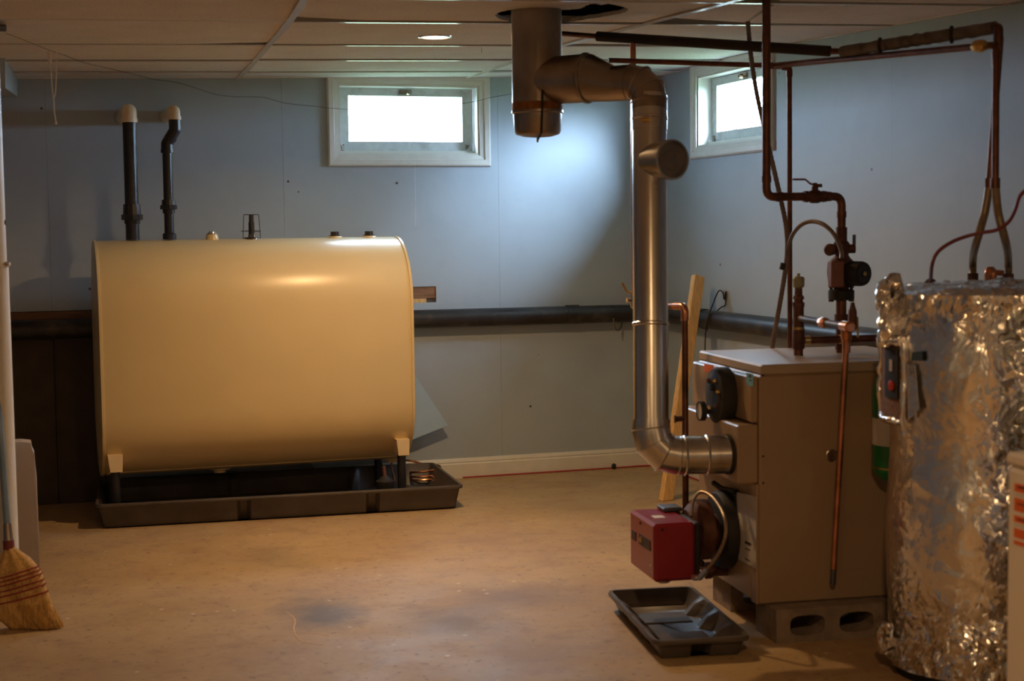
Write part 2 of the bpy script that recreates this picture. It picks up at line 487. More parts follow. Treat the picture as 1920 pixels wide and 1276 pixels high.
    def slab(s, outer, holes, z0, z1, zf=None):
        # horizontal slab with holes; outer/holes lists of (x, y)
        loops = [list(outer)] + [list(h) for h in holes]
        raw = [Vector(p) for l in loops for p in l]
        edges = []; k = 0
        for l in loops:
            edges += [(k + i, k + (i + 1) % len(l)) for i in range(len(l))]
            k += len(l)
        res = delaunay_2d_cdt(raw, edges, [], 1, 1e-6)
        def inside(x, y, l):
            c = False
            for i in range(len(l)):
                (x1, y1), (x2, y2) = l[i - 1], l[i]
                if (y1 > y) != (y2 > y) and x < (x2 - x1) * (y - y1) / (y2 - y1) + x1: c = not c
            return c
        flat = [Vector((p.x, p.y, 0)) for p in res[0]]
        tris = []
        for t in res[2]:
            cx_ = sum(res[0][i].x for i in t) / len(t); cy_ = sum(res[0][i].y for i in t) / len(t)
            if inside(cx_, cy_, loops[0]) and not any(inside(cx_, cy_, h) for h in loops[1:]): tris.append(tuple(t))
        border = {}
        for t in tris:
            for i in range(len(t)):
                e = (t[i], t[(i + 1) % len(t)])
                if (e[1], e[0]) in border: del border[(e[1], e[0])]
                else: border[e] = 1
        n = len(flat)
        g = zf or (lambda x, y: 0.0)
        vs = [(p.x, p.y, z0 + g(p.x, p.y)) for p in flat] + [(p.x, p.y, z1 + g(p.x, p.y)) for p in flat]
        fs = [t for t in tris] + [tuple(i + n for i in t[::-1]) for t in tris]
        fs += [(a_, b_, b_ + n, a_ + n) for a_, b_ in border]
        return s.add(vs, fs)

def catmull(pts, n=6):
    pts = [Vector(p) for p in pts]
    P = [pts[0] * 2 - pts[1]] + pts + [pts[-1] * 2 - pts[-2]]
    out = []
    for i in range(1, len(P) - 2):
        a, b, c, d = P[i - 1], P[i], P[i + 1], P[i + 2]
        for k in range(n):
            t = k / n
            out.append(0.5 * ((2 * b) + (c - a) * t + (2 * a - 5 * b + 4 * c - d) * t * t + (3 * b - a - 3 * c + d) * t ** 3))
    out.append(pts[-1])
    return out

def root_loc(o):
    l = Vector((0, 0, 0))
    while o:
        l += o.location; o = o.parent
    return l

def obj(name, mb, mt, parent=None, label=None, smooth=35):
    me = bpy.data.meshes.new(name)
    if parent:
        off = root_loc(parent)
    else:
        xs = [v.x for v in mb.v]; ys = [v.y for v in mb.v]; zs = [v.z for v in mb.v]
        off = Vector(((min(xs) + max(xs)) / 2, (min(ys) + max(ys)) / 2, min(zs)))
    me.from_pydata([v - off for v in mb.v], [], mb.f)
    import bmesh
    bm = bmesh.new(); bm.from_mesh(me)
    bmesh.ops.recalc_face_normals(bm, faces=bm.faces)
    bm.to_mesh(me); bm.free()
    if smooth:
        me.shade_smooth()
        me.set_sharp_from_angle(angle=math.radians(smooth))
    me.materials.append(M[mt] if isinstance(mt, str) else mt)
    o = bpy.data.objects.new(name, me)
    COL.objects.link(o)
    if parent:
        o.parent = parent
    else:
        o.location = off
    if label: o['label'] = label
    return o

def thing(name, label, cat, loc, group=None):
    o = bpy.data.objects.new(name, None)
    o.empty_display_size = 0.05
    COL.objects.link(o)
    o.location = loc
    o['label'] = label; o['category'] = cat
    if group: o['group'] = group
    return o

def tag(o, label, cat, group=None):
    o['label'] = label; o['category'] = cat
    if group: o['group'] = group
    return o

def struct(name, mb=None, mt=None, smooth=35):
    if mb is None:
        o = bpy.data.objects.new(name, None); COL.objects.link(o); o.empty_display_size = 0.05
    else:
        o = obj(name, mb, mt, smooth=smooth)
    o['kind'] = 'structure'
    return o

# ------------------------------------------------------------------ room shell
XL, XR, YF, YB = -2.6, 3.48, -2.2, 8.05
def sag_(y): return -0.030 * min(1.8, max(0.0, 6.6 - y))
def ceil_z(x, y=7.0): return 2.14 + 0.0215 * x + sag_(y)
def PC(px, py, dz=0.0):
    p = PZ(px, py, 2.17)
    for _ in range(12): p = PZ(px, py, ceil_z(p.x, p.y) + dz)
    return p
fl_ = struct('floor', MB().box((XL - .3, YF - .3, -0.1), (XR + .3, YB + .3, 0)), 'floor')
FLOOR_OBJ = fl_

def wall_sheet(u0, u1, v0, v1, holes, place, depth):
    """front skin of a wall between u0..u1, v0..v1 with rectangular holes; rims go back by depth"""
    us = sorted({u0, u1, *[h[0] for h in holes], *[h[1] for h in holes]})
    vs_ = sorted({v0, v1, *[h[2] for h in holes], *[h[3] for h in holes]})
    b = MB()
    for i in range(len(us) - 1):
        for j in range(len(vs_) - 1):
            cu, cv = (us[i] + us[i + 1]) / 2, (vs_[j] + vs_[j + 1]) / 2
            if any(h[0] < cu < h[1] and h[2] < cv < h[3] for h in holes): continue
            for d in ((0,) if depth < 0.05 else (0, depth)):
                b.add([place(us[i], vs_[j], d), place(us[i + 1], vs_[j], d), place(us[i + 1], vs_[j + 1], d), place(us[i], vs_[j + 1], d)], [(0, 1, 2, 3)])
    for h in holes + [(u0, u1, v0, v1)]:
        c = [(h[0], h[2]), (h[1], h[2]), (h[1], h[3]), (h[0], h[3])]
        for k in range(4):
            p, q = c[k], c[(k + 1) % 4]
            b.add([place(*p, 0), place(*q, 0), place(*q, depth), place(*p, depth)], [(0, 1, 2, 3)])
    import bmesh
    me = bpy.data.meshes.new('tmp'); me.from_pydata(b.v, [], b.f)
    bm = bmesh.new(); bm.from_mesh(me); bmesh.ops.remove_doubles(bm, verts=bm.verts, dist=1e-5)
    bm.verts.ensure_lookup_table()
    out = MB().add([v.co.copy() for v in bm.verts], [tuple(v.index for v in f.verts) for f in bm.faces])
    bm.free(); bpy.data.meshes.remove(me)
    return out

ZT = 2.62
W1 = (1.640, 2.424, 1.772, 2.150)      # back window opening  X0 X1 Z0 Z1
W2 = (6.695, 7.505, 1.790, 2.168)      # right window opening Y0 Y1 Z0 Z1
backp = lambda u, v, d: (u, YB + d, v)
rightp = lambda u, v, d: (XR + d, u, v)
PT = 0.014
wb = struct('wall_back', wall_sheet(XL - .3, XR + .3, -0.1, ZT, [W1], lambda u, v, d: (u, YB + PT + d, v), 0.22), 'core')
HOLE = (1.93, 2.165, 0.975, 1.062)
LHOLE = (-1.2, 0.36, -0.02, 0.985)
seams = [XL, 0.155, 1.343, 2.530, XR]
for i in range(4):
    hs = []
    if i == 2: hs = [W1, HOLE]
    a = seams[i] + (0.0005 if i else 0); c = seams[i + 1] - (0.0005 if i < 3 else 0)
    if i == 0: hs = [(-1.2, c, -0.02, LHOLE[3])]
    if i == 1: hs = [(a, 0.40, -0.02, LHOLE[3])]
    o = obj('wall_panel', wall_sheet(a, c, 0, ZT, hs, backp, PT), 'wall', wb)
wr = struct('wall_right', wall_sheet(YF - .3, YB + PT + .22, -0.1, ZT, [W2], lambda u, v, d: (XR + PT + d, u, v), 0.22), 'core')
rs = [YF, -0.5, 0.72, 1.94, 3.16, 4.38, 5.60, 6.82 - 0.2, YB]
rs[7] = 6.62
for i in range(8):
    hs = [W2] if i == 7 else []
    obj('wall_panel', wall_sheet(rs[i] + .0003, rs[i + 1] - .0003, 0, ZT, hs, rightp, PT), 'wall', wr)
struct('wall_left', MB().box((XL - .2, YF - .3, -0.1), (XL, YB + .2, ZT)), 'wall')
struct('wall_front', MB().box((XL - .3, YF - .2, -0.1), (XR + .3, YF, ZT)), 'wall')
struct('trim_1', MB().box((XL - .3, YF - .3, ZT - 0.02), (XR + .3, YB + .3, ZT + 0.2)), 'dark')      # joist deck above the ceiling grid
o = struct('lawn', MB().box((XR + .25, -30, 1.45), (45, YB + .25, 1.56)).box((-30, YB + .25, 1.45), (45, 45, 1.56)), 'grass')

# baseboards: board + moulded top + shoe line
def baseboard(name, p0, p1, nrm):
    p0, p1, nrm = Vector(p0), Vector(p1), Vector(nrm)
    prof = [(0, 0), (0.016, 0), (0.016, 0.078), (0.011, 0.084), (0.013, 0.092), (0.006, 0.108), (0, 0.110)]
    b = MB().prism([p0 + nrm * d + Vector((0, 0, z)) for d, z in prof], p1 - p0)
    return struct(name, b, 'white')
baseboard('baseboard_back', (0.41, YB - .0005, 0), (XR, YB - .0005, 0), (0, -1, 0))
baseboard('baseboard_right', (XR - .0005, YF, 0), (XR - .0005, YB - .017, 0), (-1, 0, 0))

# ------------------------------------------------------------------ ceiling grid
ce = struct('ceiling')
def T1(y):      # the bent main rail between first and second bay
    t = max(0.0, (8.05 - y))
    return 1.115 - 0.030 * t - 0.0125 * t * t if t < 4 else 1.115 - 0.12 - 0.2 - (t - 4) * 0.05
rows = [8.045, 7.72, 7.19, 6.56, PC(640, 41).y, PC(1170, 3).y, 4.55, 3.94, 3.33, 2.72, 2.11, 1.5, 0.89, 0.28, -0.33, -0.94, -1.55, YF]
def xcol(i, y):
    return [XL, -1.41, -0.16 + (T1(y) - 1.115) * 0.5, T1(y), 2.354, XR - 0.004][i]
GAP = 0.006
random.seed(11)
hole_px = [(927, 31), (936, 25), (958, 20), (985, 21), (1012, 19), (1040, 21), (1068, 20), (1088, 18), (1098, 13), (1106, 9), (1118, 8), (1128, 11), (1142, 8), (1158, 12), (1170, 15), (1180, 19), (1172, 25), (1158, 29), (1132, 33), (1104, 37), (1078, 41), (1050, 44), (1005, 46), (965, 44), (940, 38)]
jag = []
for i_ in range(len(hole_px)):
    (xa, ya_), (xb, yb_) = hole_px[i_], hole_px[(i_ + 1) % len(hole_px)]
    for k_ in range(4):
        u_ = k_ / 4
        jag.append((xa + (xb - xa) * u_ + random.uniform(-1.6, 1.6), ya_ + (yb_ - ya_) * u_ + random.uniform(-.5, .5)))
hole_px = jag
hole_xy = []
for (x, y) in hole_px:
    p = PC(x, y, 0.002); hole_xy.append((p.x, p.y))
LAMP = Vector((1.672, 6.17, ceil_z(1.67, 6.17)))
lamp_xy = [(LAMP.x + 0.060 * math.cos(a * math.pi / 12), LAMP.y + 0.060 * math.sin(a * math.pi / 12)) for a in range(24)]
def tile_edge(i, y0, y1, side, n=4):
    return [(xcol(i, y0 + (y1 - y0) * k / n) + side, y0 + (y1 - y0) * k / n) for k in range(n + 1)]
for ri in range(len(rows) - 1):
    yb, ya = rows[ri] - (0.019 if ri else GAP), rows[ri + 1] + 0.010
    for ci in range(5):
        L = tile_edge(ci, ya, yb, GAP); R = tile_edge(ci + 1, ya, yb, -GAP)
        outer = L + R[::-1]
        holes = []
        sag = random.uniform(-0.003, 0.004); tilt = random.uniform(-0.004, 0.004)
        zadd = 0.0
        if ci == 3 and ri == 4: holes = [hole_xy]
        if ci == 3 and ri == 3: holes = [lamp_xy]
        n_out = len(L) - 1
        if ci == 4 and ri == 4:          # cut tile that slipped: dark wedge along its far edge, slanting slit beside the pipe
            q1, q2, q3, q4 = PC(1394, 46), PC(1425, 12), PC(1406, 44), PC(1438, 12)
            outer = [(L[0][0], ya), (L[0][0], yb - .19), (q1.x, yb - .01), (q2.x, ya)]
            obj('ceiling_tile', MB().slab([(q4.x, ya), (q3.x, yb - .015), (R[0][0], yb), (R[0][0], ya)], [], 2.004, 2.018, lambda x, y: 0.14 + 0.0215 * x + sag_(y)), 'tile', ce)
        if ci == 4 and ri == 5:
            outer = [(L[0][0], ya), (L[0][0], yb - .30), (PC(1432, 12).x, yb - .01), (R[0][0], yb), (R[0][0], ya)]
        if ci == 2 and ri == 3: outer = L + [(R[-1][0], yb - .085), (R[-1][0] - .34, yb)] [::1]; outer = L + [(R[-1][0] - .34, yb), (R[-1][0], yb - .085)] + R[:-1][::-1]
        if ci == 3 and ri == 4: outer = L[:-1] + [(L[-1][0], yb - .10), (L[-1][0] + .26, yb)] + R[::-1]
        ym = (ya + yb) / 2
        zf = lambda x, y, s=sag, t=tilt, ym=ym: 0.14 + 0.0215 * x + sag_(y) + t * (y - ym) / 0.3 + s * math.cos(min(1, max(-1, (y - ym) / 0.33)) * 1.57)
        obj('ceiling_tile', MB().slab(outer, holes, 2.004, 2.018, zf), 'tile', ce)
# cross rails and main rails (inverted T sections)
for ri in range(1, len(rows) - 1):
    y = rows[ri]
    for ci in range(5):
        x0, x1 = xcol(ci, y) + 0.012, xcol(ci + 1, y) - 0.012
        b = MB()
        wv = random.uniform(-0.002, 0.003)
        b.box((x0, y - 0.009, 1.9985 + wv), (x1, y + 0.009, 2.0025 + wv), lambda v: Vector((v.x, v.y, v.z + 0.14 + 0.0215 * v.x + sag_(v.y))))
        b.box((x0, y - 0.002, 2.0025 + wv), (x1, y + 0.002, 2.03), lambda v: Vector((v.x, v.y, v.z + 0.14 + 0.0215 * v.x + sag_(v.y))))
        obj('ceiling_rail', b, 'rail', ce, smooth=0)
for ci in range(1, 5):
    b = MB()
    ys = [8.04 - k * (8.04 - YF) / 40 for k in range(41)]
    for (hw, z0, z1) in ((0.013, 1.9965, 2.002), (0.002, 2.002, 2.035)):
        vs = []
        for y in ys:
            x = xcol(ci, y); zz = 0.14 + 0.0215 * x + sag_(y)
            vs += [(x - hw, y, z0 + zz), (x + hw, y, z0 + zz), (x + hw, y, z1 + zz), (x - hw, y, z1 + zz)]
        fs = []
        for k in range(40):
            for j in range(4):
                j2 = (j + 1) % 4
                fs.append((k * 4 + j, k * 4 + j2, k * 4 + 4 + j2, k * 4 + 4 + j))
        b.add(vs, fs)
    obj('ceiling_rail', b, 'rail', ce, smooth=0)
b = MB()     # wall angles
b.box((XL, YB - 0.02, 2.001), (XR, YB - 0.001, 2.004), lambda v: Vector((v.x, v.y, v.z + 0.14 + 0.0215 * v.x + sag_(v.y))))
obj('wall_angle', b, 'rail', ce, smooth=0)
b = MB().box((XR - 0.02, 4.8, 2.001), (XR - 0.001, 6.6, 2.004), lambda v: Vector((v.x, v.y, v.z + 0.14 + 0.0215 * v.x + sag_(v.y))))
obj('wall_angle', b, 'rail', ce, smooth=0)
b = MB().box((XR - 0.02, 6.6, 2.001), (XR - 0.001, YB - 0.02, 2.004), lambda v: Vector((v.x, v.y, v.z + 0.14 + 0.0215 * v.x)))
obj('wall_angle', b, 'rail', ce, smooth=0)

# beam end at the back left
b = MB()
p = [PY(33, 150, 8.0), PY(33, 181, 8.0), PY(10, 165, 7.1), PY(10, 128, 7.1)]
p[0].z = ceil_z(p[0].x, 8.0) + .003; p[3].z = ceil_z(p[3].x, 7.1) + .003
b.prism([p[0], p[1], p[2], p[3]], (-0.5, 0, 0))
struct('trim_2', b, 'wall')

# ------------------------------------------------------------------ windows
def window(name, op, place, casing, hinge_side):
    u0, u1, v0, v1 = op
    w = struct(name)
    cw = casing
    # casing boards with a stepped profile, mitred
    prof = [(0, 0), (0, 0.012), (0.022, 0.016), (0.026, 0.022), (0.05, 0.024), (0.056, 0.02), (0.060, 0.012), (0.060, 0)]
    sides = [((u0, v0), (u1, v0), (0, -1), (-1, 1)), ((u0, v1), (u1, v1), (0, 1), (-1, 1)), ((u0, v0), (u0, v1), (-1, 0), (-1, 1)), ((u1, v0), (u1, v1), (1, 0), (-1, 1))]
    for (a, c, nrm, ends) in sides:
        vs = []
        for e, pt in ((-1, a), (1, c)):
            for d, h in prof:
                du = nrm[0] * d; dv = nrm[1] * d
                if nrm[0] == 0: du += e * d
                else: dv += e * d
                vv = pt[1] + dv
                vs.append(place(pt[0] + du, vv, -h))
        n = len(prof)
        fs = [tuple(range(n)), tuple(range(n, 2 * n))] + [(i, (i + 1) % n, n + (i + 1) % n, n + i) for i in range(n)]
        obj('casing', MB().add(vs, fs), 'white', w, smooth=20)
    # reveal lining
    t = 0.012
    D = 0.13
    B = lambda a0, a1, b0, b1, d0, d1: MB().add([place(a, b_, d) for d in (d0, d1) for b_ in (b0, b1) for a in (a0, a1)], [(0, 2, 3, 1), (4, 5, 7, 6), (0, 1, 5, 4), (2, 6, 7, 3), (0, 4, 6, 2), (1, 3, 7, 5)])
    for a0, a1, b0, b1 in ((u0, u0 + t, v0 + t, v1 - t), (u1 - t, u1, v0 + t, v1 - t), (u0, u1, v0, v0 + t), (u0, u1, v1 - t, v1)):
        obj('jamb', B(a0, a1, b0, b1, -0.003, 0.20), 'white', w)
    # sash: stiles, rails, stop beads
    s0, s1, q0, q1 = u0 + t + 0.004, u1 - t - 0.004, v0 + t + 0.004, v1 - t - 0.003
    sw, sb, st = 0.058, 0.062, 0.040
    d0, d1 = 0.075, 0.115
    for a0, a1, b0, b1 in ((s0, s0 + sw, q0, q1), (s1 - sw, s1, q0, q1), (s0 + sw, s1 - sw, q0, q0 + sb), (s0 + sw, s1 - sw, q1 - st, q1)):
        obj('sash', B(a0, a1, b0, b1, d0, d1), 'sash', w)
    obj('sill_bead', B(u0 + t, u1 - t, v0 + t, v0 + t + 0.014, 0.045, 0.072), 'white', w)
    obj('pane', B(s0 + sw - .004, s1 - sw + .004, q0 + sb - .004, q1 - st + .004, 0.093, 0.097), 'glass', w)
    # latch and hinges
    um = (s0 + s1) / 2
    lt = B(um - 0.035, um + 0.03, q1 - 0.030, q1 - 0.006, d0 - 0.012, d0)
    lt.lathe(place(um + 0.01, q1 - 0.022, d0 - 0.03), Vector(place(0, 0, 1)) - Vector(place(0, 0, 0)), [(0, 0.010), (0.02, 0.014)], 10)
    obj('latch', lt, 'galvdark', w)
    for uu in (s0 + 0.01, s1 - 0.03):
        obj('hinge', B(uu - 0.010, uu + 0.02, q0 + 0.002, q0 + 0.045, d0 - 0.006, d0), 'galvdark', w)
    # cobwebs in the lower corners
    for sgn, uc in ((1, u0 + t), (-1, u1 - t)):
        wb_ = MB()
        for k in range(16):
            a = Vector(place(uc + sgn * (0.005 + 0.10 * k / 15), v0 + t + 0.016, 0.06 - 0.05 * (k % 3) / 3))
            c = Vector(place(uc + sgn * (0.004 + 0.004 * (k % 4)), v0 + t + 0.105 - 0.085 * k / 15, 0.072))
            mid = (a + c) / 2 + Vector((0, 0, -0.008))
            wb_.tube(catmull([a, mid, c], 3), 0.0006, 4)
        o = obj('cobweb', wb_, 'web', w)
        o['kind'] = 'stuff'
    return w
window('window_1', W1, backp, 0.06, 0)
window('window_2', W2, rightp, 0.06, 0)
for nm, op, pl, nrm in (('sky_portal_back', W1, backp, (0, -1, 0)), ('sky_portal_right', W2, rightp, (-1, 0, 0))):
    c = Vector(pl((op[0] + op[1]) / 2, (op[2] + op[3]) / 2, 0.19))
    l = bpy.data.lights.new(nm, 'AREA')
    l.shape = 'RECTANGLE'; l.size = op[1] - op[0] - .03; l.size_y = op[3] - op[2] - .03
    l.cycles.is_portal = True
    o = bpy.data.objects.new(nm, l); COL.objects.link(o); o.location = c
    o.rotation_euler = Vector(nrm).to_track_quat('-Z', 'Z').to_euler()

# broken hole in the back wall, stud and block inside it
hb = MB().box((HOLE[0] - .03, YB + 0.004, HOLE[2] + 0.03), (HOLE[1] + .03, YB + 0.05, HOLE[3] + .03))
obj('stud_block', MB().box((HOLE[0], YB + 0.006, HOLE[2] + 0.024), (HOLE[1], YB + 0.0135, HOLE[3] - 0.002)), 'woodold', wb)
obj('stud_block', MB().box((HOLE[0] + .10, YB + 0.004, HOLE[2]), (HOLE[1] - .055, YB + 0.0135, HOLE[2] + 0.022)), 'wood', wb)
obj('ledger_board', MB().box((-1.19, YB + 0.003, LHOLE[3] - .13), (0.395, YB + 0.0135, LHOLE[3] - .004)), 'woodold', wb)
# nail heads on the wall
b = MB()
for (x, y) in ((540, 340), (744, 343), (994, 761)):
    p = PY(x, y, YB)
    obj('nail', MB().lathe(p + Vector((0, 0.002, 0)), (0, -1, 0), [(0, 0.002), (0.006, 0.002), (0.007, 0.0055), (0.009, 0.004)], 8), 'blackmatte', wb)

# ------------------------------------------------------------------ oil tank
TY, TR, TZ0, TZ1 = 7.62, 0.32, 0.200, 1.338
TX0, TX1 = 0.350, 1.842
def obround(x, inset, n=14):
    r = TR - inset
    pts = []
    for k in range(n + 1):
        a = math.pi * k / n
        pts.append(Vector((x, TY - r * math.cos(a), TZ1 - TR + r * math.sin(a))))
    for k in range(n + 1):
        a = math.pi * k / n
        pts.append(Vector((x, TY + r * math.cos(a), TZ0 + TR - r * math.sin(a))))
    return pts
def loft(rings, cap=True):
    b = MB(); n = len(rings[0])
    vs = [p for r in rings for p in r]; fs = []
    for i in range(len(rings) - 1):
        for k in range(n):
            k2 = (k + 1) % n
            fs.append((i * n + k, i * n + k2, (i + 1) * n + k2, (i + 1) * n + k))
    if cap:
        fs.append(tuple(range(n))[::-1]); fs.append(tuple((len(rings) - 1) * n + k for k in range(n)))
    return b.add(vs, fs)
tank = thing('oil_tank', 'large cream oval steel oil tank standing on legs in a long black tray', 'tank', ((TX0 + TX1) / 2, TY, 0.1))
obj('shell', loft([obround(TX0 + .006, 0.003), obround(TX0 + .02, 0), obround(TX1 - .02, 0), obround(TX1 - .006, 0.003)]), 'tank', tank, smooth=50)
for x, s in ((TX0, -1), (TX1, 1)):
    obj('end_cap', loft([obround(x - s * .010, 0.004), obround(x - s * 0.008, -0.003), obround(x + s * 0.004, -0.003), obround(x + s * 0.007, 0.006), obround(x + s * 0.004, 0.014), obround(x + s * .009, 0.05), obround(x + s * .013, 0.14), obround(x + s * .014, 0.25)]), 'tank', tank, smooth=50)
obj('weld_seam', MB().tube([(TX0 + .02, TY - .13, TZ0 + TR - math.sqrt(TR ** 2 - .13 ** 2) + .001), (TX1 - .02, TY - .13, TZ0 + TR - math.sqrt(TR ** 2 - .13 ** 2) + .001)], 0.004, 6), 'tank', tank)
fl = [PY(216, 858, TY - .30), PY(755, 830, TY - .30)]
for i, (px0, px1, pya, pyb) in enumerate(((202, 230, 842, 873), (743, 767, 815, 848))):
    a = PY(px0, pya, TY - .29); c = PY(px1, pyb, TY - .29)
    xm = (a.x + c.x) / 2; hw = (c.x - a.x) / 2
    for sy in (-1, 1):
        yf = TY + sy * .300
        z1 = TZ0 + 0.135; z0 = TZ0 + 0.055
        br = MB()
        poly = [(xm - hw * 1.05, yf, z1), (xm + hw * 1.05, yf, z1), (xm + hw * .9, yf, z0 + .004), (xm + hw * 1.0, yf, z0), (xm - hw * .9, yf, z0), (xm - hw * .85, yf, z0 + .01)]
        poly = [(xm - hw * 1.05, yf, z1), (xm + hw * 1.05, yf, z1), (xm + hw * .95, yf, z0), (xm - hw * .75, yf, z0)]
        br.prism(poly, (0, -sy * .10, 0))
        obj('foot_bracket', br, 'pvc', tank, smooth=0)
        obj('leg', MB().lathe((xm, yf - sy * .040, 0.022), (0, 0, 1), [(0, 0.026), (0.006, 0.026), (0.006, 0.0215), (z0 - 0.02, 0.0215)], 16), 'black', tank)
# bottom outlets, bungs and gauges on the crest
for px in (412, 735):
    p = PY(px, 880, TY)
    obj('bottom_outlet', MB().lathe((p.x, TY, TZ0 + .010), (0, 0, -1), [(0, .055), (.014, .05), (.020, .03), (.03, .03)], 20), 'tank', tank)
def crest(px):
    return Vector((PY(px, 447, TY).x, TY, TZ1))
p = crest(398)
g = obj('gauge_socket', MB().lathe(p - Vector((0, 0, .006)), (0, 0, 1), [(0, .034), (.010, .031), (.028, .029), (.030, .026)], 20), 'tank', tank)
obj('gauge_cap', MB().lathe(p + Vector((0, 0, .024)), (0, 0, 1), [(0, .029), (.003, .029), (.004, .022), (.012, .020), (.015, .012)], 20), 'chrome', g)
p = crest(472)
g = obj('float_gauge', MB().lathe(p - Vector((0, 0, .004)), (0, 0, 1), [(0, .034), (.010, .032), (.012, .018), (.026, .016)], 20), 'galvdark', tank)
b = MB()
for k in range(6):
    a = k * math.pi / 3
    b.tube([p + Vector((.013 * math.cos(a), .013 * math.sin(a), .02)), p + Vector((.013 * math.cos(a), .013 * math.sin(a), .080))], .0016, 5)
for k in range(6):
    b.lathe(p + Vector((0, 0, .026 + k * .0105)), (0, 0, 1), [(0, .0145), (.0025, .0145)], 12)
o = obj('gauge_spring', b, 'black', g); o['kind'] = 'stuff'
b = MB()
for a in (0.0, math.pi / 2, math.pi, 1.5 * math.pi):
    d = Vector((math.cos(a), math.sin(a), 0))
    t = Vector((-math.sin(a), math.cos(a), 0))
    q = [p + d * .042, p + d * .036 + Vector((0, 0, .118))]
    b.add([q[0] - t * .006, q[0] + t * .006, q[1] + t * .006, q[1] - t * .006, q[0] - t * .006 + d * .002, q[0] + t * .006 + d * .002, q[1] + t * .006 + d * .002, q[1] - t * .006 + d * .002],
          [(0, 1, 2, 3), (4, 5, 6, 7), (0, 1, 5, 4), (2, 3, 7, 6), (0, 3, 7, 4), (1, 2, 6, 5)])
for z, r in ((.118, .0365), (.038, .0415), (.004, .042)):
    b.tube([p + Vector((r * math.cos(a * math.pi / 12), r * math.sin(a * math.pi / 12), z)) for a in range(25)], .0018, 6)
b.tube([p + Vector((-.055, -.02, .038)), p + Vector((.042, -.02, .036))], .0022, 6)
o = obj('wire_guard', b, 'black', g); o['kind'] = 'stuff'
for px in (628, 692):
    p = crest(px)
    g = obj('plug_socket', MB().lathe(p - Vector((0, 0, .006)), (0, 0, 1), [(0, .038), (.008, .036), (.012, .031)], 20), 'tank', tank)
    obj('plug', MB().lathe(p + Vector((0, 0, .004)), (0, 0, 1), [(0, .030), (.006, .030)], 20).lathe(p + Vector((0, 0, .009)), (0, 0, 1), [(0, .0225), (.020, .0215)], 6), 'foam', g)

# fill and vent pipes
def vz(px, py, y): return PY(px, py, y).z
b0 = crest(249); top = vz(245, 228, TY)
t = thing('fill_pipe', 'thicker black fill pipe rising from left end of cream tank to a cream elbow', 'pipe', b0)
obj('pipe', MB().cyl(b0 + Vector((0, 0, .001)), (b0.x, TY, top + .01), 0.0325), 'black', t)
zu = vz(248, 402, TY)
obj('union', MB().lathe((b0.x, TY, zu - .045), (0, 0, 1), [(0, .037), (.02, .039)], 20).lathe((b0.x, TY, zu - .026), (0, 0, 1), [(0, .051), (.026, .051)], 8).lathe((b0.x, TY, zu), (0, 0, 1), [(0, .043), (.05, .040)], 12), 'black', t, smooth=20)
obj('elbow', MB().tube([(b0.x, TY, top), (b0.x, TY, top + .05), (b0.x, TY + .09, top + .05), (b0.x, YB, top + .05)], 0.037, 20, bend=.06, n=8).lathe((b0.x, TY, top - .004), (0, 0, 1), [(0, .040), (.02, .040)], 20), 'pvc', t)
b0 = crest(318)
t = thing('vent_pipe', 'thinner black vent pipe with a crooked top rising from cream tank to a cream elbow', 'pipe', b0)
pts = [b0, PY(313, 275, TY), PY(328, 244, TY), PY(327, 222, TY)]
pts[0] = b0 + Vector((0, 0, .001)); pts[1].x = b0.x
obj('pipe', MB().tube([pts[0], pts[1] + Vector((0, 0, -.01))], .0235, 20), 'black', t)
obj('offset_bend', MB().tube([pts[1] - Vector((0, 0, .02)), pts[1] + Vector((0, 0, .015)), pts[2], pts[3]], .0285, 20, bend=.022).lathe(pts[1] - Vector((0, 0, .03)), (0, 0, 1), [(0, .031), (.018, .031)], 20).lathe(pts[1] * .5 + pts[2] * .5 + Vector((-.006, 0, -.006)), pts[2] - pts[1], [(0, .0305), (.015, .0305)], 20), 'black', t)
zu = vz(316, 386, TY)
obj('union', MB().lathe((b0.x, TY, zu - .036), (0, 0, 1), [(0, .029), (.02, .030)], 20).lathe((b0.x, TY, zu - .016), (0, 0, 1), [(0, .041), (.02, .041)], 8).lathe((b0.x, TY, zu), (0, 0, 1), [(0, .034), (.03, .032)], 12), 'black', t, smooth=20)
obj('base_collar', MB().lathe(b0 + Vector((0, 0, .002)), (0, 0, 1), [(0, .033), (.026, .033), (.030, .028)], 20), 'black', t)
c = pts[3]
obj('elbow', MB().tube([c, c + Vector((0, 0, .035)), c + Vector((0, .09, .04)), (c.x, YB, c.z + .04)], .029, 20, bend=.05, n=8).lathe(c - Vector((0, 0, .006)), (0, 0, 1), [(0, .033), (.016, .033)], 20), 'pvc', t)

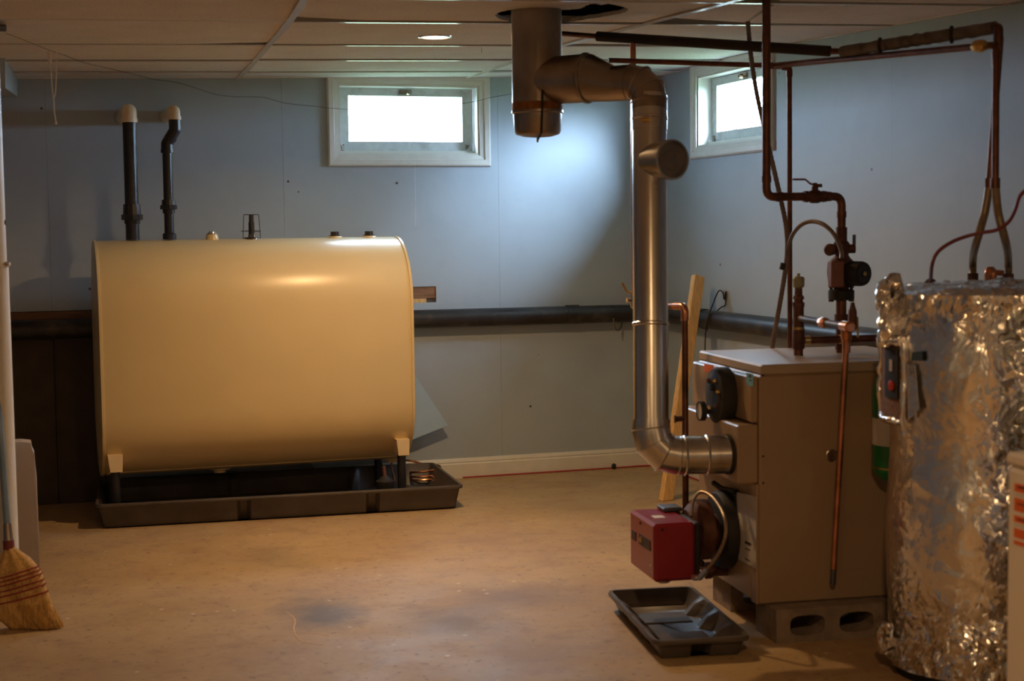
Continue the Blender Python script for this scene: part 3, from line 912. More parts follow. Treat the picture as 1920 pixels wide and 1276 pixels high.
# ------------------------------------------------------------------ trays
def tray(frame, L, Wd, h, inset, notches, mt, name, label, cat, loc, ribs=0, lip=.010):
    # frame(u, v, z) -> world ; notch list: (side, position)
    def outline():
        pts = []
        r = 0.03
        def corner(cu, cv, a0):
            for k in range(4):
                a = a0 + k * math.pi / 6
                pts.append((cu + r * math.cos(a), cv + r * math.sin(a), math.cos(a), math.sin(a), 0))
        def side(p, q, nu, nv, ns):
            for t in ns:
                for d, f in ((-.034, 0), (-.016, 1), (.016, 1), (.034, 0)):
                    ln = math.hypot(q[0] - p[0], q[1] - p[1])
                    k = t + d / ln
                    pts.append((p[0] + (q[0] - p[0]) * k, p[1] + (q[1] - p[1]) * k, nu, nv, f))
        corner(r, r, math.pi)
        side((0, 0), (L, 0), 0, -1, [t for s_, t in notches if s_ == 0])
        corner(L - r, r, 1.5 * math.pi)
        side((L, 0), (L, Wd), 1, 0, [t for s_, t in notches if s_ == 1])
        corner(L - r, Wd - r, 0)
        side((L, Wd), (0, Wd), 0, 1, [t for s_, t in notches if s_ == 2])
        corner(r, Wd - r, .5 * math.pi)
        side((0, Wd), (0, 0), -1, 0, [t for s_, t in notches if s_ == 3])
        return pts
    ol = outline()
    def ring(ins, nd, z):
        return [frame(u - nu * (ins + nd * f), v - nv * (ins + nd * f), z) for u, v, nu, nv, f in ol]
    rings = [ring(inset, .035, .003), ring(inset - .004, .035, .010), ring(.010, .022, h - .016), ring(lip * -.3, 0, h - .016), ring(-lip * .6, 0, h - .008), ring(-lip * .3, 0, h), ring(lip, 0, h), ring(lip + .004, .024, h - .018), ring(inset + .004, .037, .014), ring(inset + .01, .037, .009)]
    b = loft(rings)
    t = thing(name, label, cat, loc)
    obj('tray_body', b, mt, t, smooth=40)
    return t
pa, pb, pc = PZ(180, 946, .12), PZ(868, 909, .12), PZ(818, 866, .12)
eu = (pb - pa); eu.z = 0; PLn = eu.length; eu.normalize(); ev = Vector((-eu.y, eu.x, 0))
PWd = (Vector((pc.x, pc.y, 0)) - Vector((pb.x, pb.y, 0))).dot(ev)
frame = lambda u, v, z: Vector((pa.x, pa.y, 0)) + eu * u + ev * v + Vector((0, 0, z))
tray(frame, PLn, PWd, .12, .038, [(0, .39), (0, .745), (2, .25), (2, .61)], 'pan', 'drip_pan', 'long black plastic drip pan under the cream tank', 'tray', frame(PLn / 2, PWd / 2, 0))
q = [PZ(1140, 1107, .065), PZ(1288, 1100, .065), PZ(1228, 1203, .065), PZ(1402, 1193, .065)]
ta = Vector((q[2].x, q[2].y, 0)); tu = Vector((q[3].x, q[3].y, 0)) - ta; tv = Vector((q[0].x, q[0].y, 0)) - ta
tL, tW = (tu.length + .005), tv.length
tvn = tv.normalized(); tun = Vector((tvn.y, -tvn.x, 0))
frame2 = lambda u, v, z: ta + tun * u + tvn * v + Vector((0, 0, z))
st = tray(frame2, tL, tW, .068, .03, [(3, .25), (3, .5), (3, .75), (0, .5), (1, .25), (1, .5), (1, .75)], 'pan', 'drip_tray', 'small black plastic tray on floor below the red burner cover', 'tray', frame2(tL / 2, tW / 2, 0))
for v0 in (.16, .42):
    obj('raised_rib', MB().rbox((.07, v0, .009), (tL - .07, v0 + .13, .014), .004, lambda v: frame2(v.x, v.y, v.z)), 'pan', st)

# oil filter and copper coil under the right end of the tank
p = frame(PLn - .36, .16, .02)
t = thing('oil_filter', 'dark oil filter canister standing in the tray under right end of cream tank', 'filter', p)
obj('canister', MB().lathe(p, (0, 0, 1), [(0, .035), (.01, .042), (.09, .042), (.10, .046), (.115, .046), (.125, .03), (.14, .015)], 20), 'blackmatte', t)
obj('nipple', MB().cyl(p + Vector((0, 0, .13)), p + Vector((0.0, .02, .185)), .010), 'iron', t)
cc = PZ(798, 899, .035)
pts = []
for k in range(60):
    a = k * 2 * math.pi / 20 + 1.9
    pts.append(cc + Vector((.082 * math.cos(a), .060 * math.sin(a), .002 + .0009 * k + (.0 if k < 40 else .0012 * (k - 40)))))
e = pts[-1]
pts += catmull([e, e + Vector((-.07, .01, .02)), e + Vector((-.16, .03, .015)), p + Vector((.05, 0, .105))], 4)[1:]
tag(obj('copper_coil', MB().tube(pts, .0062, 8), 'copper'), 'coil of bright copper tubing lying in right end of long black tray', 'tubing')

# pale blue board behind the tank
YBd = 7.972
C = PY(840, 797, YBd); U_ = PY(763, 680, YBd); D_ = PY(600, 893, YBd)
bl = MB().prism([C, U_, U_ + (D_ - C), D_], (0, .006, 0))
tag(obj('panel_board', bl, 'bluepanel', smooth=0), 'tilted pale blue board poking out behind right end of cream tank', 'board')

# ------------------------------------------------------------------ wall drain pipe
ZD = 0.885
t = thing('drain_pipe', 'thick black drain pipe running along back and right walls at waist height', 'pipe', (1.5, 7.995, ZD))
obj('pipe', MB().tube([(XL, 7.995, .905), (3.425, 7.995, ZD), (3.425, YF, ZD)], .0495, 20, bend=.10, n=8), 'drain', t)
for x in (-.35, 2.90):
    obj('coupling', MB().cyl((x, 7.995, .889), (x + .07, 7.995, .889), .0535), 'drain', t)
for y in (7.30, 4.6):
    obj('coupling', MB().cyl((3.425, y, ZD), (3.425, y + .08, ZD), .0535), 'drain', t)
pl = PY(1172, 600, 7.93)
hs = [Vector((pl.x + .05 * math.cos(a), 7.985, ZD + .0)) + Vector((-.02, .055 * math.cos(a), -.02 + .075 * math.sin(a))) for a in [math.pi + k * math.pi / 8 for k in range(9)]]
obj('hanger_strap', MB().tube(hs, .0035, 6), 'galvdark', t)

# red cable at the foot of the wall
pts = [PY(868, 899, 8.022), PY(960, 893, 8.022), PY(1050, 888, 8.022), PY(1150, 880, 8.020), PY(1215, 879, 8.022)]
for p in pts: p.z = .006
pts += [Vector((3.45, 7.98, .007)), PX(1262, 893, 3.452), PX(1297, 912, 3.452), PX(1330, 931, 3.45), Vector((3.45, 6.6, .007))]
for p in pts: p.z = .006
tag(obj('floor_cable', MB().tube(catmull(pts, 5), .0042, 6), 'redwire'), 'thin red cable lying along foot of the back wall baseboard', 'cable')
p = PY(1150, 876, 8.02)
tag(obj('cable_clip', MB().rbox((p.x - .008, 8.000, .0), (p.x + .008, 8.026, .024), .003).lathe((p.x, 8.013, .012), (0, -.3, 1), [(0, .014), (.012, .014), (.02, .006)], 8), 'blackmatte'), 'small dark clip sitting on red cable at baseboard', 'clip')

# ------------------------------------------------------------------ recessed ceiling lamp
t = thing('recessed_light', 'round recessed ceiling light glowing warm white between the two windows', 'light', LAMP + Vector((0, 0, .005)))
zc = LAMP.z + .004
obj('trim_ring', MB().lathe((LAMP.x, LAMP.y, zc), (0, 0, -1), [(0, .060), (.0, .071), (.004, .070), (.006, .062), (.004, .058), (-.004, .058)], 32, cap=False), 'chrome', t)
obj('can', MB().lathe((LAMP.x, LAMP.y, zc), (0, 0, 1), [(0, .0585), (.10, .0585), (.10, .001)], 24, cap=False), 'white', t)
obj('bulb', MB().lathe((LAMP.x, LAMP.y, zc + .055), (0, 0, -1), [(0, .025), (.02, .042), (.045, .050), (.055, .046), (.062, .03), (.065, .008)], 24), 'bulb', t)

# ------------------------------------------------------------------ flue
def hv(p): return Vector((p.x, p.y, 0))
BA = Vector((2.305, 4.50, 0)); BANG = math.radians(-6)
ex = Vector((math.cos(BANG), math.sin(BANG), 0)); ey = Vector((-ex.y, ex.x, 0))
def bw(v): return BA + ex * v[0] + ey * v[1] + Vector((0, 0, v[2]))
def BPX(px, py, xl):
    d = ray(px, py); k = (xl - (CAMP - BA).dot(ex)) / d.dot(ex)
    return CAMP + d * k
def BPY(px, py, yl):
    d = ray(px, py); k = (yl - (CAMP - BA).dot(ey)) / d.dot(ey)
    return CAMP + d * k
def loc(p):
    q = p - BA
    return Vector((q.dot(ex), q.dot(ey), p.z))
FR = .060
P0 = BPX(1367, 851, -.075)
TC = PD(1007, 148, 5.42)
VC = hv(PD(1221, 830, 5.07))
zlow, ztop = P0.z, PD(1200, 153, 5.21).z
TC.z = PD(1060, 149, 5.36).z
fl = thing('flue_pipe', 'shiny metal flue pipe rising from boiler and elbowing across to ceiling chimney tee', 'pipe', (VC.x, VC.y, zlow))
VT = hv(PD(1217, 158, 5.20))
V0 = Vector((VC.x, VC.y, zlow)); V1 = Vector((VT.x, VT.y, ztop))
dv = (V1 - V0).normalized()
def von(z): return V0 + dv * ((z - V0.z) / dv.z)
dlow = (V0 - P0).normalized(); dtop = (TC - V1); dtop.z = 0; Ltop = dtop.length; dtop.normalize()
BR = .092
BT = .070
obj('outlet_collar', MB().tube([P0 + ex * .0, P0 - ex * .012], .0675, 28), 'blackmatte', fl)
c0 = P0 + dlow * .10; c1 = V0 - dlow * (BR + .03)
obj('pipe_section', MB().tube([P0, c0, c1], [.0645, .0640, .0635], 28), 'galv', fl)
for q in (P0 + dlow * .075, P0 + dlow * .15):
    obj('seam_ring', MB().lathe(q, dlow, [(0, .064), (.004, .0675), (.008, .064)], 28, cap=False), 'galv', fl)
def gore_seams(ep, r, parent, mt):
    for i in range(1, len(ep) - 1):
        d1 = (ep[i] - ep[i - 1]).normalized(); d2 = (ep[i + 1] - ep[i]).normalized()
        n_ = (d1 + d2).normalized()
        e1_ = (d1 - d2).normalized(); e2_ = n_.cross(e1_)
        k_ = 1 / max(.5, n_.dot(d1))
        obj('gore_seam', MB().tube([ep[i] + e1_ * (r * k_ * math.cos(a)) + e2_ * (r * math.sin(a)) for a in [j * math.pi / 16 for j in range(33)]], .0026, 6), mt, parent)
def elbow(a, corner, c, r, n=3, BR=.092):
    # gored elbow : straight pieces joined by mitres
    d1 = (corner - a).normalized(); d2 = (c - corner).normalized()
    A = corner - d1 * BR; C_ = corner + d2 * BR
    ctr = A + (d2 * BR)
    pts = [A]
    for k in range(1, n):
        u = k / n * math.pi / 2
        pts.append(ctr - d2 * BR * math.cos(u) * 1.03 + d1 * BR * math.sin(u) * 1.03)
    pts.append(C_)
    return [A - d1 * .03] + pts + [C_ + d2 * .03]
ep = elbow(P0, V0, V1, FR)
gore_seams(ep, .0640, obj('elbow', MB().tube(ep, .0645, 28), 'galv', fl, smooth=16), 'galv')
obj('pipe_section', MB().tube([V0 + dv * BR, V0 + dv * .42], .0595, 28), 'galv', fl)
obj('pipe_section', MB().tube([V0 + dv * .42, V1 - dv * (BT + .10)], .0590, 28), 'galv', fl)
obj('pipe_section', MB().tube([V1 - dv * (BT + .10), V1 - dv * (BT - .02)], .0610, 28), 'galv', fl)
for z in (PD(1220, 612, 5.10).z, PD(1220, 795, 5.10).z, PD(1220, 224, 5.10).z):
    obj('seam_ring', MB().lathe(von(z), dv, [(0, .0595), (.004, .063), (.010, .063), (.014, .0595)], 28, cap=False), 'galv', fl)
zs = PD(1190, 224, 5.06).z
obj('clamp_screw', MB().cyl(von(zs + .004) - hv(_f) * .066 - hv(_r) * .034, von(zs + .004) - hv(_f) * .070 - hv(_r) * .006, .006, seg=8), 'brass', fl)
ep = elbow(V0, V1, TC - Vector((0, 0, TC.z - ztop)), FR, 3, BT)
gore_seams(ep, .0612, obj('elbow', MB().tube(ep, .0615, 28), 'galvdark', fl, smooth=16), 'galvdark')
red_l = .46
A_ = V1 + dtop * (BT + .02)
Tb = Vector((TC.x, TC.y, TC.z))
red0 = Tb - dtop * (Ltop - BR - .05); red0 = V1 + dtop * (Ltop * .32)
red1 = Tb - dtop * (Ltop * red_l)
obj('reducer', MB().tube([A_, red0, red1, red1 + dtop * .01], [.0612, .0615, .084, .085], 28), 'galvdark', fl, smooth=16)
obj('seam_ring', MB().lathe(red1, dtop, [(-.004, .085), (0, .089), (.006, .089), (.01, .085)], 28, cap=False), 'galvdark', fl)
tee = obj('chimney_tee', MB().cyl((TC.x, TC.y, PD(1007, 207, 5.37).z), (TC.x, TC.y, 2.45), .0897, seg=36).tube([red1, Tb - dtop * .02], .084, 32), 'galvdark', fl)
zb = PD(1007, 207, 5.37).z
obj('tee_cap', MB().lathe((TC.x, TC.y, zb + .004), (0, 0, -1), [(0, .0925), (.008, .0925), (.012, .087), (.074, .083), (.084, .077), (.092, .05), (.096, .004)], 36), 'galvdark', tee)
obj('rust_band', MB().lathe((TC.x, TC.y, zb + .004), (0, 0, 1), [(0, .0904), (.020, .0904), (.028, .0900)], 36, cap=False), 'rust', tee)
fw = hv(_f).normalized(); rt = hv(_r).normalized()
z1 = PD(1018, 135, 5.33).z
pts = [Vector((TC.x, TC.y, 0)) - fw * .093 + rt * .018 + Vector((0, 0, z1)), Vector((TC.x, TC.y, 0)) - fw * .097 + rt * .016 + Vector((0, 0, zb + .01)), Vector((TC.x, TC.y, 0)) - fw * .092 + rt * .012 + Vector((0, 0, zb - .08)), Vector((TC.x, TC.y, 0)) - fw * .055 + Vector((0, 0, zb - .100)), Vector((TC.x, TC.y, 0)) + fw * .05 + Vector((0, 0, zb - .103)), Vector((TC.x, TC.y, 0)) + fw * .093 + Vector((0, 0, zb - .08)), Vector((TC.x, TC.y, 0)) + fw * .097 + Vector((0, 0, z1))]
obj('hanger_wire', MB().tube(pts, .0035, 6), 'blackmatte', tee)
# barometric damper
zd = PD(1235, 299, 5.04).z
da = (rt * .50 - fw * .866).normalized()
dc = von(zd)
d = obj('draft_damper', MB().lathe(dc, da, [(.02, .060), (.06, .062), (.118, .063), (.120, .0675), (.132, .0675), (.133, .060), (.126, .058)], 36), 'galv', fl)
obj('damper_flap', MB().lathe(dc, da, [(.124, .0575), (.130, .0570), (.1305, .052), (.127, .050), (.127, .036), (.130, .034), (.130, .030), (.127, .028), (.128, .006), (.131, .004)], 36), 'galvdark', d)

# ------------------------------------------------------------------ boiler
BL, BWD, BZ0, BZ1 = .66, .62, .115, .915
bo = thing('boiler', 'tan steel boiler cabinet with a round black front cover standing on concrete blocks', 'boiler', bw((BL / 2, BWD / 2, BZ0)))
def bx(name, a, b, mt, r=.004, parent=None, label=None):
    return obj(name, MB().rbox(a, b, r, lambda v: bw(v)), mt, parent or bo, label)
bx('cabinet', (0, 0, BZ0), (BL, BWD, .880), 'boiler', .006)
bx('lid', (.004, -.004, .880), (BL + .004, BWD + .004, BZ1), 'boilerlid', .006)
bx('front_panel', (-.024, .012, .722), (0, BWD - .004, .876), 'boiler', .005)
bx('flue_box', (-.072, .012, .520), (0, BWD - .02, .716), 'boiler', .005)
bx('side_rail', (-.010, .002, BZ0), (0, .055, .518), 'boiler', .003)
bx('base_panel', (-.012, .06, BZ0 + .01), (0, .50, .30), 'boiler', .003)
# black round front cover with hardware
pc_ = BPX(1364, 741, -.026)
cv = obj('front_cover', MB().lathe(pc_, -ex, [(0, .099), (.034, .099), (.048, .092), (.052, .070), (.054, .066), (.052, .03)], 32), 'blackmatte', bo)
for (du, dz, r, mt) in ((-.03, .055, .006, 'brass'), (.035, .05, .008, 'iron'), (.03, -.045, .007, 'brass'), (-.04, -.03, .006, 'iron'), (0.0, .03, .010, 'blackmatte'), (-.06, .02, .006, 'brass')):
    obj('bolt', MB().lathe(pc_ - ex * .050 + ey * du + Vector((0, 0, dz)), -ex, [(0, r * 1.3), (.006, r * 1.3), (.012, r)], 10), mt, cv)
gp = BPX(1320, 770, -.10)
g = obj('pressure_gauge', MB().lathe(gp, -ex, [(-.024, .010), (-.004, .012), (0, .034), (.018, .034), (.019, .030), (.016, .029)], 24), 'blackmatte', bo)
obj('gauge_dial', MB().lathe(gp - ex * .016, -ex, [(0, .029), (.001, .028)], 24), 'paper', g)
obj('gauge_pipe', MB().tube([gp + ex * .02, gp + ex * .10], .008, 10), 'brass', g)
def sticker(name, corners, mt, off=.0014, parent=None, label=None):
    c = [Vector(p) for p in corners]
    n = (c[1] - c[0]).cross(c[3] - c[0]).normalized()
    if n.dot(CAMP - c[0]) < 0: n = -n
    return obj(name, MB().prism(c, n * off), mt, parent or bo, label, smooth=0)
fx = lambda px, py, xl=-.0245: BPX(px, py, xl)
sticker('warning_label', [fx(1321, 681), fx(1338, 684), fx(1338, 700), fx(1321, 696)], 'orange', label='orange red warning label at top corner')
sticker('small_label', [fx(1327, 705), fx(1333, 706), fx(1333, 711), fx(1327, 710)], 'orange')
s_ = sticker('tag_label', [fx(1400, 698), fx(1413, 701), fx(1412, 724), fx(1405, 723), fx(1400, 716)], 'bluelabel', label='pale blue tag on front panel')
sticker('printed_mark', [fx(1404, 701, -.026), fx(1409, 702, -.026), fx(1408, 708, -.026), fx(1404, 707, -.026)], 'ink', .0006, s_)
sticker('printed_mark', [fx(1405, 711, -.026), fx(1410, 712, -.026), fx(1409, 714, -.026), fx(1405, 713, -.026)], 'ink', .0006, s_)
fx2 = lambda px, py: BPX(px, py, -.0125)
o = sticker('data_plate', [fx2(1382, 922), fx2(1419, 930), fx2(1418, 1066), fx2(1385, 1048)], 'papershade', label='greyish data plate low on the front')
fx3 = lambda px, py: BPX(px, py, -.0140)
sticker('white_label', [fx3(1384, 961), fx3(1402, 966), fx3(1406, 985), fx3(1402, 996), fx3(1384, 992)], 'paper', .001, o)
for (a, c, yy, dy, th) in ((1397, 1408, 1013, 5, 5), (1397, 1407, 1026, 4, 2), (1397, 1407, 1045, 6, 2)):
    sticker('printed_mark', [fx3(a, yy), fx3(c, yy + dy), fx3(c, yy + dy + th), fx3(a, yy + th)], 'ink', .0006, o)
p = BPY(1558, 853, -.001)
obj('knockout_plug', MB().lathe(p, -ey, [(0, .021), (.004, .021), (.006, .017), (.002, .015)], 20), 'galvdark', bo)
# small marks : screws on the side and front
for (px, py) in ((1431, 703), (1431, 855), (1431, 905)):
    obj('screw', MB().lathe(BPY(px, py, 0.0), -ey, [(0, .004), (.002, .003)], 8), 'blackmatte', bo)
obj('flue_damper_rod', MB().tube([BPX(1338, 905, -.03), BPX(1352, 915, -.02), BPX(1380, 922, -.012)], .010, 8), 'blackmatte', bo)

# concrete blocks under the boiler
def block(x0, y0, label):
    Lb, Wb, Hb = .39, .19, .113
    t = thing('concrete_block', label, 'block', bw((x0 + Lb / 2, y0 + Wb / 2, 0)), 'concrete blocks under the boiler')
    b = MB()
    # frame of webs with two cores that run front to back
    def hole(cx, n=14):
        return [(cx + .062 * math.copysign(abs(math.cos(a)) ** .6, math.cos(a)), Hb / 2 + .034 * math.copysign(abs(math.sin(a)) ** .6, math.sin(a))) for a in [2 * math.pi * k / n + .2 for k in range(n)]]
    outer = [(0, 0), (Lb, 0), (Lb, Hb), (0, Hb)]
    s2 = MB().slab(outer, [hole(.108), hole(Lb - .108)], 0, Wb)
    b.add([bw((x0 + v.x, y0 + v.z, v.y)) for v in s2.v], s2.f)
    obj('block_body', b, 'block', t, smooth=30)
block(.03, -.075, 'concrete block with two dark holes at front corner under the boiler')
block(.425, -.075, 'concrete block under the boiler next to foil wrapped heater')
block(.03, .36, 'concrete block under rear corner of boiler behind small black tray')

# ------------------------------------------------------------------ oil burner
NB = Vector((1.972, 4.615, 0))
def BN(px, py): return BPX(px, py, 0)
# local boiler coords of the cover from its corners
ya = loc(PD(1226, 1000, 5.02)).y; xa = loc(PD(1226, 1000, 5.02)).x
near = BPY(1226, 983, .115); nb = loc(near)
right = loc(BPY(1304, 975, .115)); bot = loc(BPY(1226, 1092, .115))
far = loc(BPX(1181, 955, nb.x))
x0, x1, y0, y1, z0, z1 = nb.x, right.x, .115, far.y, bot.z, nb.z
ym, zm = (y0 + y1) / 2, (z0 + z1) / 2
bu = thing('oil_burner', 'oil burner with a red square cover bolted to front of the boiler', 'burner', bw((x1, ym, z0)))
cvr = obj('cover', MB().rbox((x0, y0, z0), (x1, y1, z1), .010, lambda v: bw(v)), 'red', bu)
fxb = lambda px, py: BPX(px, py, x0 - .0008)
def onface(y_, z_): return bw((x0 - .0006, y_, z_))
W_ = y1 - y0; H_ = z1 - z0
def patchb(name, ya_, yb_, za_, zb_, mt, parent):
    return sticker(name, [onface(y0 + W_ * ya_, z0 + H_ * za_), onface(y0 + W_ * yb_, z0 + H_ * za_), onface(y0 + W_ * yb_, z0 + H_ * zb_), onface(y0 + W_ * ya_, z0 + H_ * zb_)], mt, .0015, parent)
w1 = patchb('sight_window', .14, .60, .50, .68, 'ink', cvr)
patchb('sight_window', .74, .92, .50, .66, 'ink', cvr)
sp_ = onface(y0 + W_ * .50, z0 + H_ * .60)
obj('reset_button', MB().lathe(sp_, -ex, [(0, .010), (.004, .010), (.006, .007)], 14), 'brass', w1)
obj('cover_screw', MB().lathe(onface(y0 + W_ * .12, z0 + H_ * .26), -ex, [(0, .004), (.003, .003)], 8), 'chrome', cvr)
obj('cover_screw', MB().lathe(onface(y0 + W_ * .55, z0 + H_ * .88), -ex, [(0, .006), (.002, .005)], 8), 'blackmatte', cvr)
obj('cover_screw', MB().lathe(bw((x0 + .03, y0 - .0005, z1 - .02)), -ey, [(0, .005), (.002, .004)], 8), 'blackmatte', cvr)
sticker('top_label', [bw((x0 + .035, y0 + .105, z1)), bw((x0 + .075, y0 + .105, z1)), bw((x0 + .075, y0 + .15, z1)), bw((x0 + .035, y0 + .15, z1))], 'paper', .001, cvr)
obj('foot', MB().lathe(bw((x0 + .05, y0 + .055, z0 + .002)), (0, 0, -1), [(0, .024), (.012, .024), (.016, .018)], 20), 'galvdark', bu)
obj('housing', MB().rbox((x1, y0 + .012, z0 + .01), (x1 + .022, y1 - .012, z1 - .004), .006, lambda v: bw(v)), 'blackmatte', bu)
obj('mount_plate', MB().rbox((x1 - .05, y1 - .09, z1 + .0005), (x1 + .02, y1 - .012, z1 + .016), .004, lambda v: bw(v)), 'steelpipe', bu)
dp = bw((0, ym + .02, zm + .03))
obj('blast_tube', MB().tube([bw((x1 + .02, ym + .02, zm + .03)), bw((-.014, ym + .02, zm + .03))], .062, 24), 'iron', bu)
obj('mount_flange', MB().lathe(bw((-.045, ym + .02, zm + .035)), -ex, [(-.033, .135), (0, .135), (.010, .128), (.012, .09)], 32), 'blackmatte', bu)
obj('fan_housing', MB().lathe(bw((x1 + .020, ym + .02, zm + .04)), ex, [(0, .070), (.03, .105), (.075, .105), (.085, .07)], 28), 'iron', bu)
ctl = [BPX(1296, 968, -.17), BPX(1300, 938, -.15), BPX(1315, 922, -.12), BPX(1338, 934, -.10), BPX(1358, 968, -.11), BPX(1360, 1005, -.12), BPX(1346, 1040, -.14), BPX(1326, 1066, -.17), BPX(1312, 1082, -.19), BPX(1301, 1082, -.2)]
obj('conduit', MB().tube(catmull(ctl, 6), .0062, 10), 'braid', bu)
obj('conduit_fitting', MB().tube([ctl[-3], ctl[-2], ctl[-1]], .011, 10), 'chrome', bu)
pu = BPX(1343, 1068, -.05)
obj('drain_fitting', MB().tube([pu + ex * .05, pu - ex * .03], .022, 14).lathe(pu - ex * .02, -ex, [(0, .030), (.02, .030), (.03, .015)], 8).tube([pu - ex * .03, pu - ex * .03 + ey * .08], .013, 10), 'iron', bo)

# ------------------------------------------------------------------ boiler piping
R1 = PZ(1497, 666, BZ1); R2 = PZ(1577, 661, BZ1)
def up(R, py, px=None):
    """height on the vertical line through R that shows at image row py"""
    return PY(px or 1500, py, R.y).z
def zat(R, py):
    # solve the height for this vertical line
    lo, hi = 0.0, 2.3
    for _ in range(40):
        mid = (lo + hi) / 2
        v = Vector((R.x, R.y, mid)) - CAMP
        y = CY - FPX * v.dot(_u) / v.dot(_f)
        if y > py: lo = mid
        else: hi = mid
    return (lo + hi) / 2
def at(R, z): return Vector((R.x, R.y, z))

# supply riser: boiler top -> pump
z_lf0, z_lf1 = zat(R2, 562), zat(R2, 540)
t = thing('supply_riser', 'dark iron riser from boiler top up to bottom of the circulator pump', 'pipe', R2)
obj('pipe', MB().cyl(at(R2, BZ1 + .001), at(R2, z_lf0 + .002), .0185), 'copperdark', t)
obj('coupling', MB().lathe(at(R2, zat(R2, 615)), (0, 0, 1), [(0, .024), (.05, .024)], 16), 'iron', t)
obj('coupling', MB().lathe(at(R2, zat(R2, 655)), (0, 0, 1), [(0, .021), (.03, .021)], 16), 'iron', t)
zc_ = zat(R2, 512)
pm = thing('circulator_pump', 'maroon circulator pump with round black motor end on the riser above boiler', 'pump', at(R2, z_lf0))
obj('volute', MB().lathe(at(R2, z_lf1 - .004), (0, 0, 1), [(0, .026), (.012, .030), (.022, .046), (.06, .050), (.095, .048), (.112, .030), (.125, .024), (.155, .024)], 24), 'iron', pm)
def flange(zb_, h, nm):
    f = obj(nm, MB().lathe(at(R2, zb_), (0, 0, 1), [(0, .040), (.004, .046), (h - .004, .046), (h, .038)], 20), 'blackmatte', pm)
    for sgn in (-1, 1):
        obj('flange_bolt', MB().lathe(at(R2, zb_ - .006) + rt * sgn * .036, (0, 0, 1), [(0, .010), (.008, .010), (.008, .006), (h + .012, .006), (h + .012, .010), (h + .020, .010)], 8), 'iron', f)
    return f
flange(z_lf0, z_lf1 - z_lf0 - .004, 'flange')
zu0 = zat(R2, 478)
fu = obj('flange', MB().lathe(at(R2, zu0), (0, 0, 1), [(0, .024), (.012, .028), (.020, .030), (.040, .030), (.050, .022)], 16).tube([at(R2, zu0 + .022) - rt * .038, at(R2, zu0 + .022) + rt * .048], .016, 12), 'iron', pm)
obj('valve_knob', MB().lathe(at(R2, zu0 + .02) - rt * .036 - fw * .01, -rt * .6 - fw * .8, [(0, .010), (.006, .021), (.020, .022), (.026, .015)], 16), 'iron', fu)
obj('lever', MB().cyl(at(R2, zu0 + .035) + rt * .045, at(R2, zu0 + .072) + rt * .045, .006, seg=8), 'steelpipe', fu)
md = (rt * .55 - fw * .83).normalized()
obj('motor', MB().lathe(at(R2, zc_), md, [(.02, .040), (.06, .044), (.095, .044), (.105, .041), (.107, .034)], 28), 'blackmatte', pm)
obj('motor_plate', MB().lathe(at(R2, zc_) + md * .107, md, [(0, .030), (.001, .030), (.001, .010), (.005, .009)], 24), 'black', pm)
obj('motor_screw', MB().lathe(at(R2, zc_) + md * .111, md, [(0, .0085), (.003, .0075)], 14), 'brass', pm)
bcx = at(R2, zc_) - rt * .028 - fw * .05
def camfr(o):
    return lambda v: o + rt * v.x + fw * v.y + Vector((0, 0, v.z))
obj('terminal_box', MB().rbox((-.024, -.03, -.047), (.022, .03, .046), .004, camfr(bcx)), 'pumpred', pm)

# supply line above the pump: up, elbow, ball valve, elbow, up through the ceiling
zh = zat(R2, 368)
ES = PY(1437, 368, R2.y - .0)
ES.z = zh
t = thing('supply_pipe', 'dark copper supply pipe going up from pump, across and up through the ceiling', 'pipe', at(R2, zu0 + .05))
obj('pipe', MB().tube([at(R2, zu0 + .045), at(R2, zh), Vector((ES.x, ES.y, zh)), Vector((ES.x, ES.y, 2.4))], .0150, 14, bend=.032), 'copperdark', t)
obj('coupling', MB().lathe(at(R2, zat(R2, 452)), (0, 0, 1), [(0, .020), (.05, .020)], 14), 'iron', t)
hx = (Vector((ES.x, ES.y, zh)) - at(R2, zh)); hx.z = 0; hL = hx.length; hx.normalize()
for s0, s1 in ((.012, .055), (hL - .055, hL - .012)):
    pass
for base, dr in ((at(R2, zh - .075), (0, 0, 1)), (at(R2, zh) + hx * .045, hx), (Vector((ES.x, ES.y, zh)) - hx * .06, hx), (Vector((ES.x, ES.y, zh + .05)), (0, 0, 1))):
    obj('coupling', MB().lathe(base, dr, [(0, .0175), (.022, .0175)], 14), 'copperdark', t)
bvp = PY(1528, 367, R2.y); bvp = at(R2, zh) + hx * ((bvp - at(R2, zh)).dot(hx))
bv = obj('ball_valve', MB().lathe(bvp - hx * .045, hx, [(0, .019), (.014, .021), (.020, .018), (.034, .024), (.056, .024), (.070, .018), (.076, .021), (.090, .019)], 14), 'iron', t)
obj('valve_stem', MB().lathe(bvp + Vector((0, 0, .018)), (0, 0, 1), [(0, .012), (.016, .012), (.018, .008), (.030, .008)], 10).lathe(bvp + Vector((.012, -.01, .032)), (0, 0, 1), [(0, .010), (.012, .010)], 8), 'iron', bv)
lv = [bvp + Vector((0, 0, .040)), bvp + hx * .020 + Vector((0, 0, .046)), bvp + hx * .038 + Vector((0, 0, .060)), bvp + hx * .088 + Vector((0, 0, .060))]
obj('lever_handle', MB().tube(lv, .0036, 8), 'pumpred', bv)

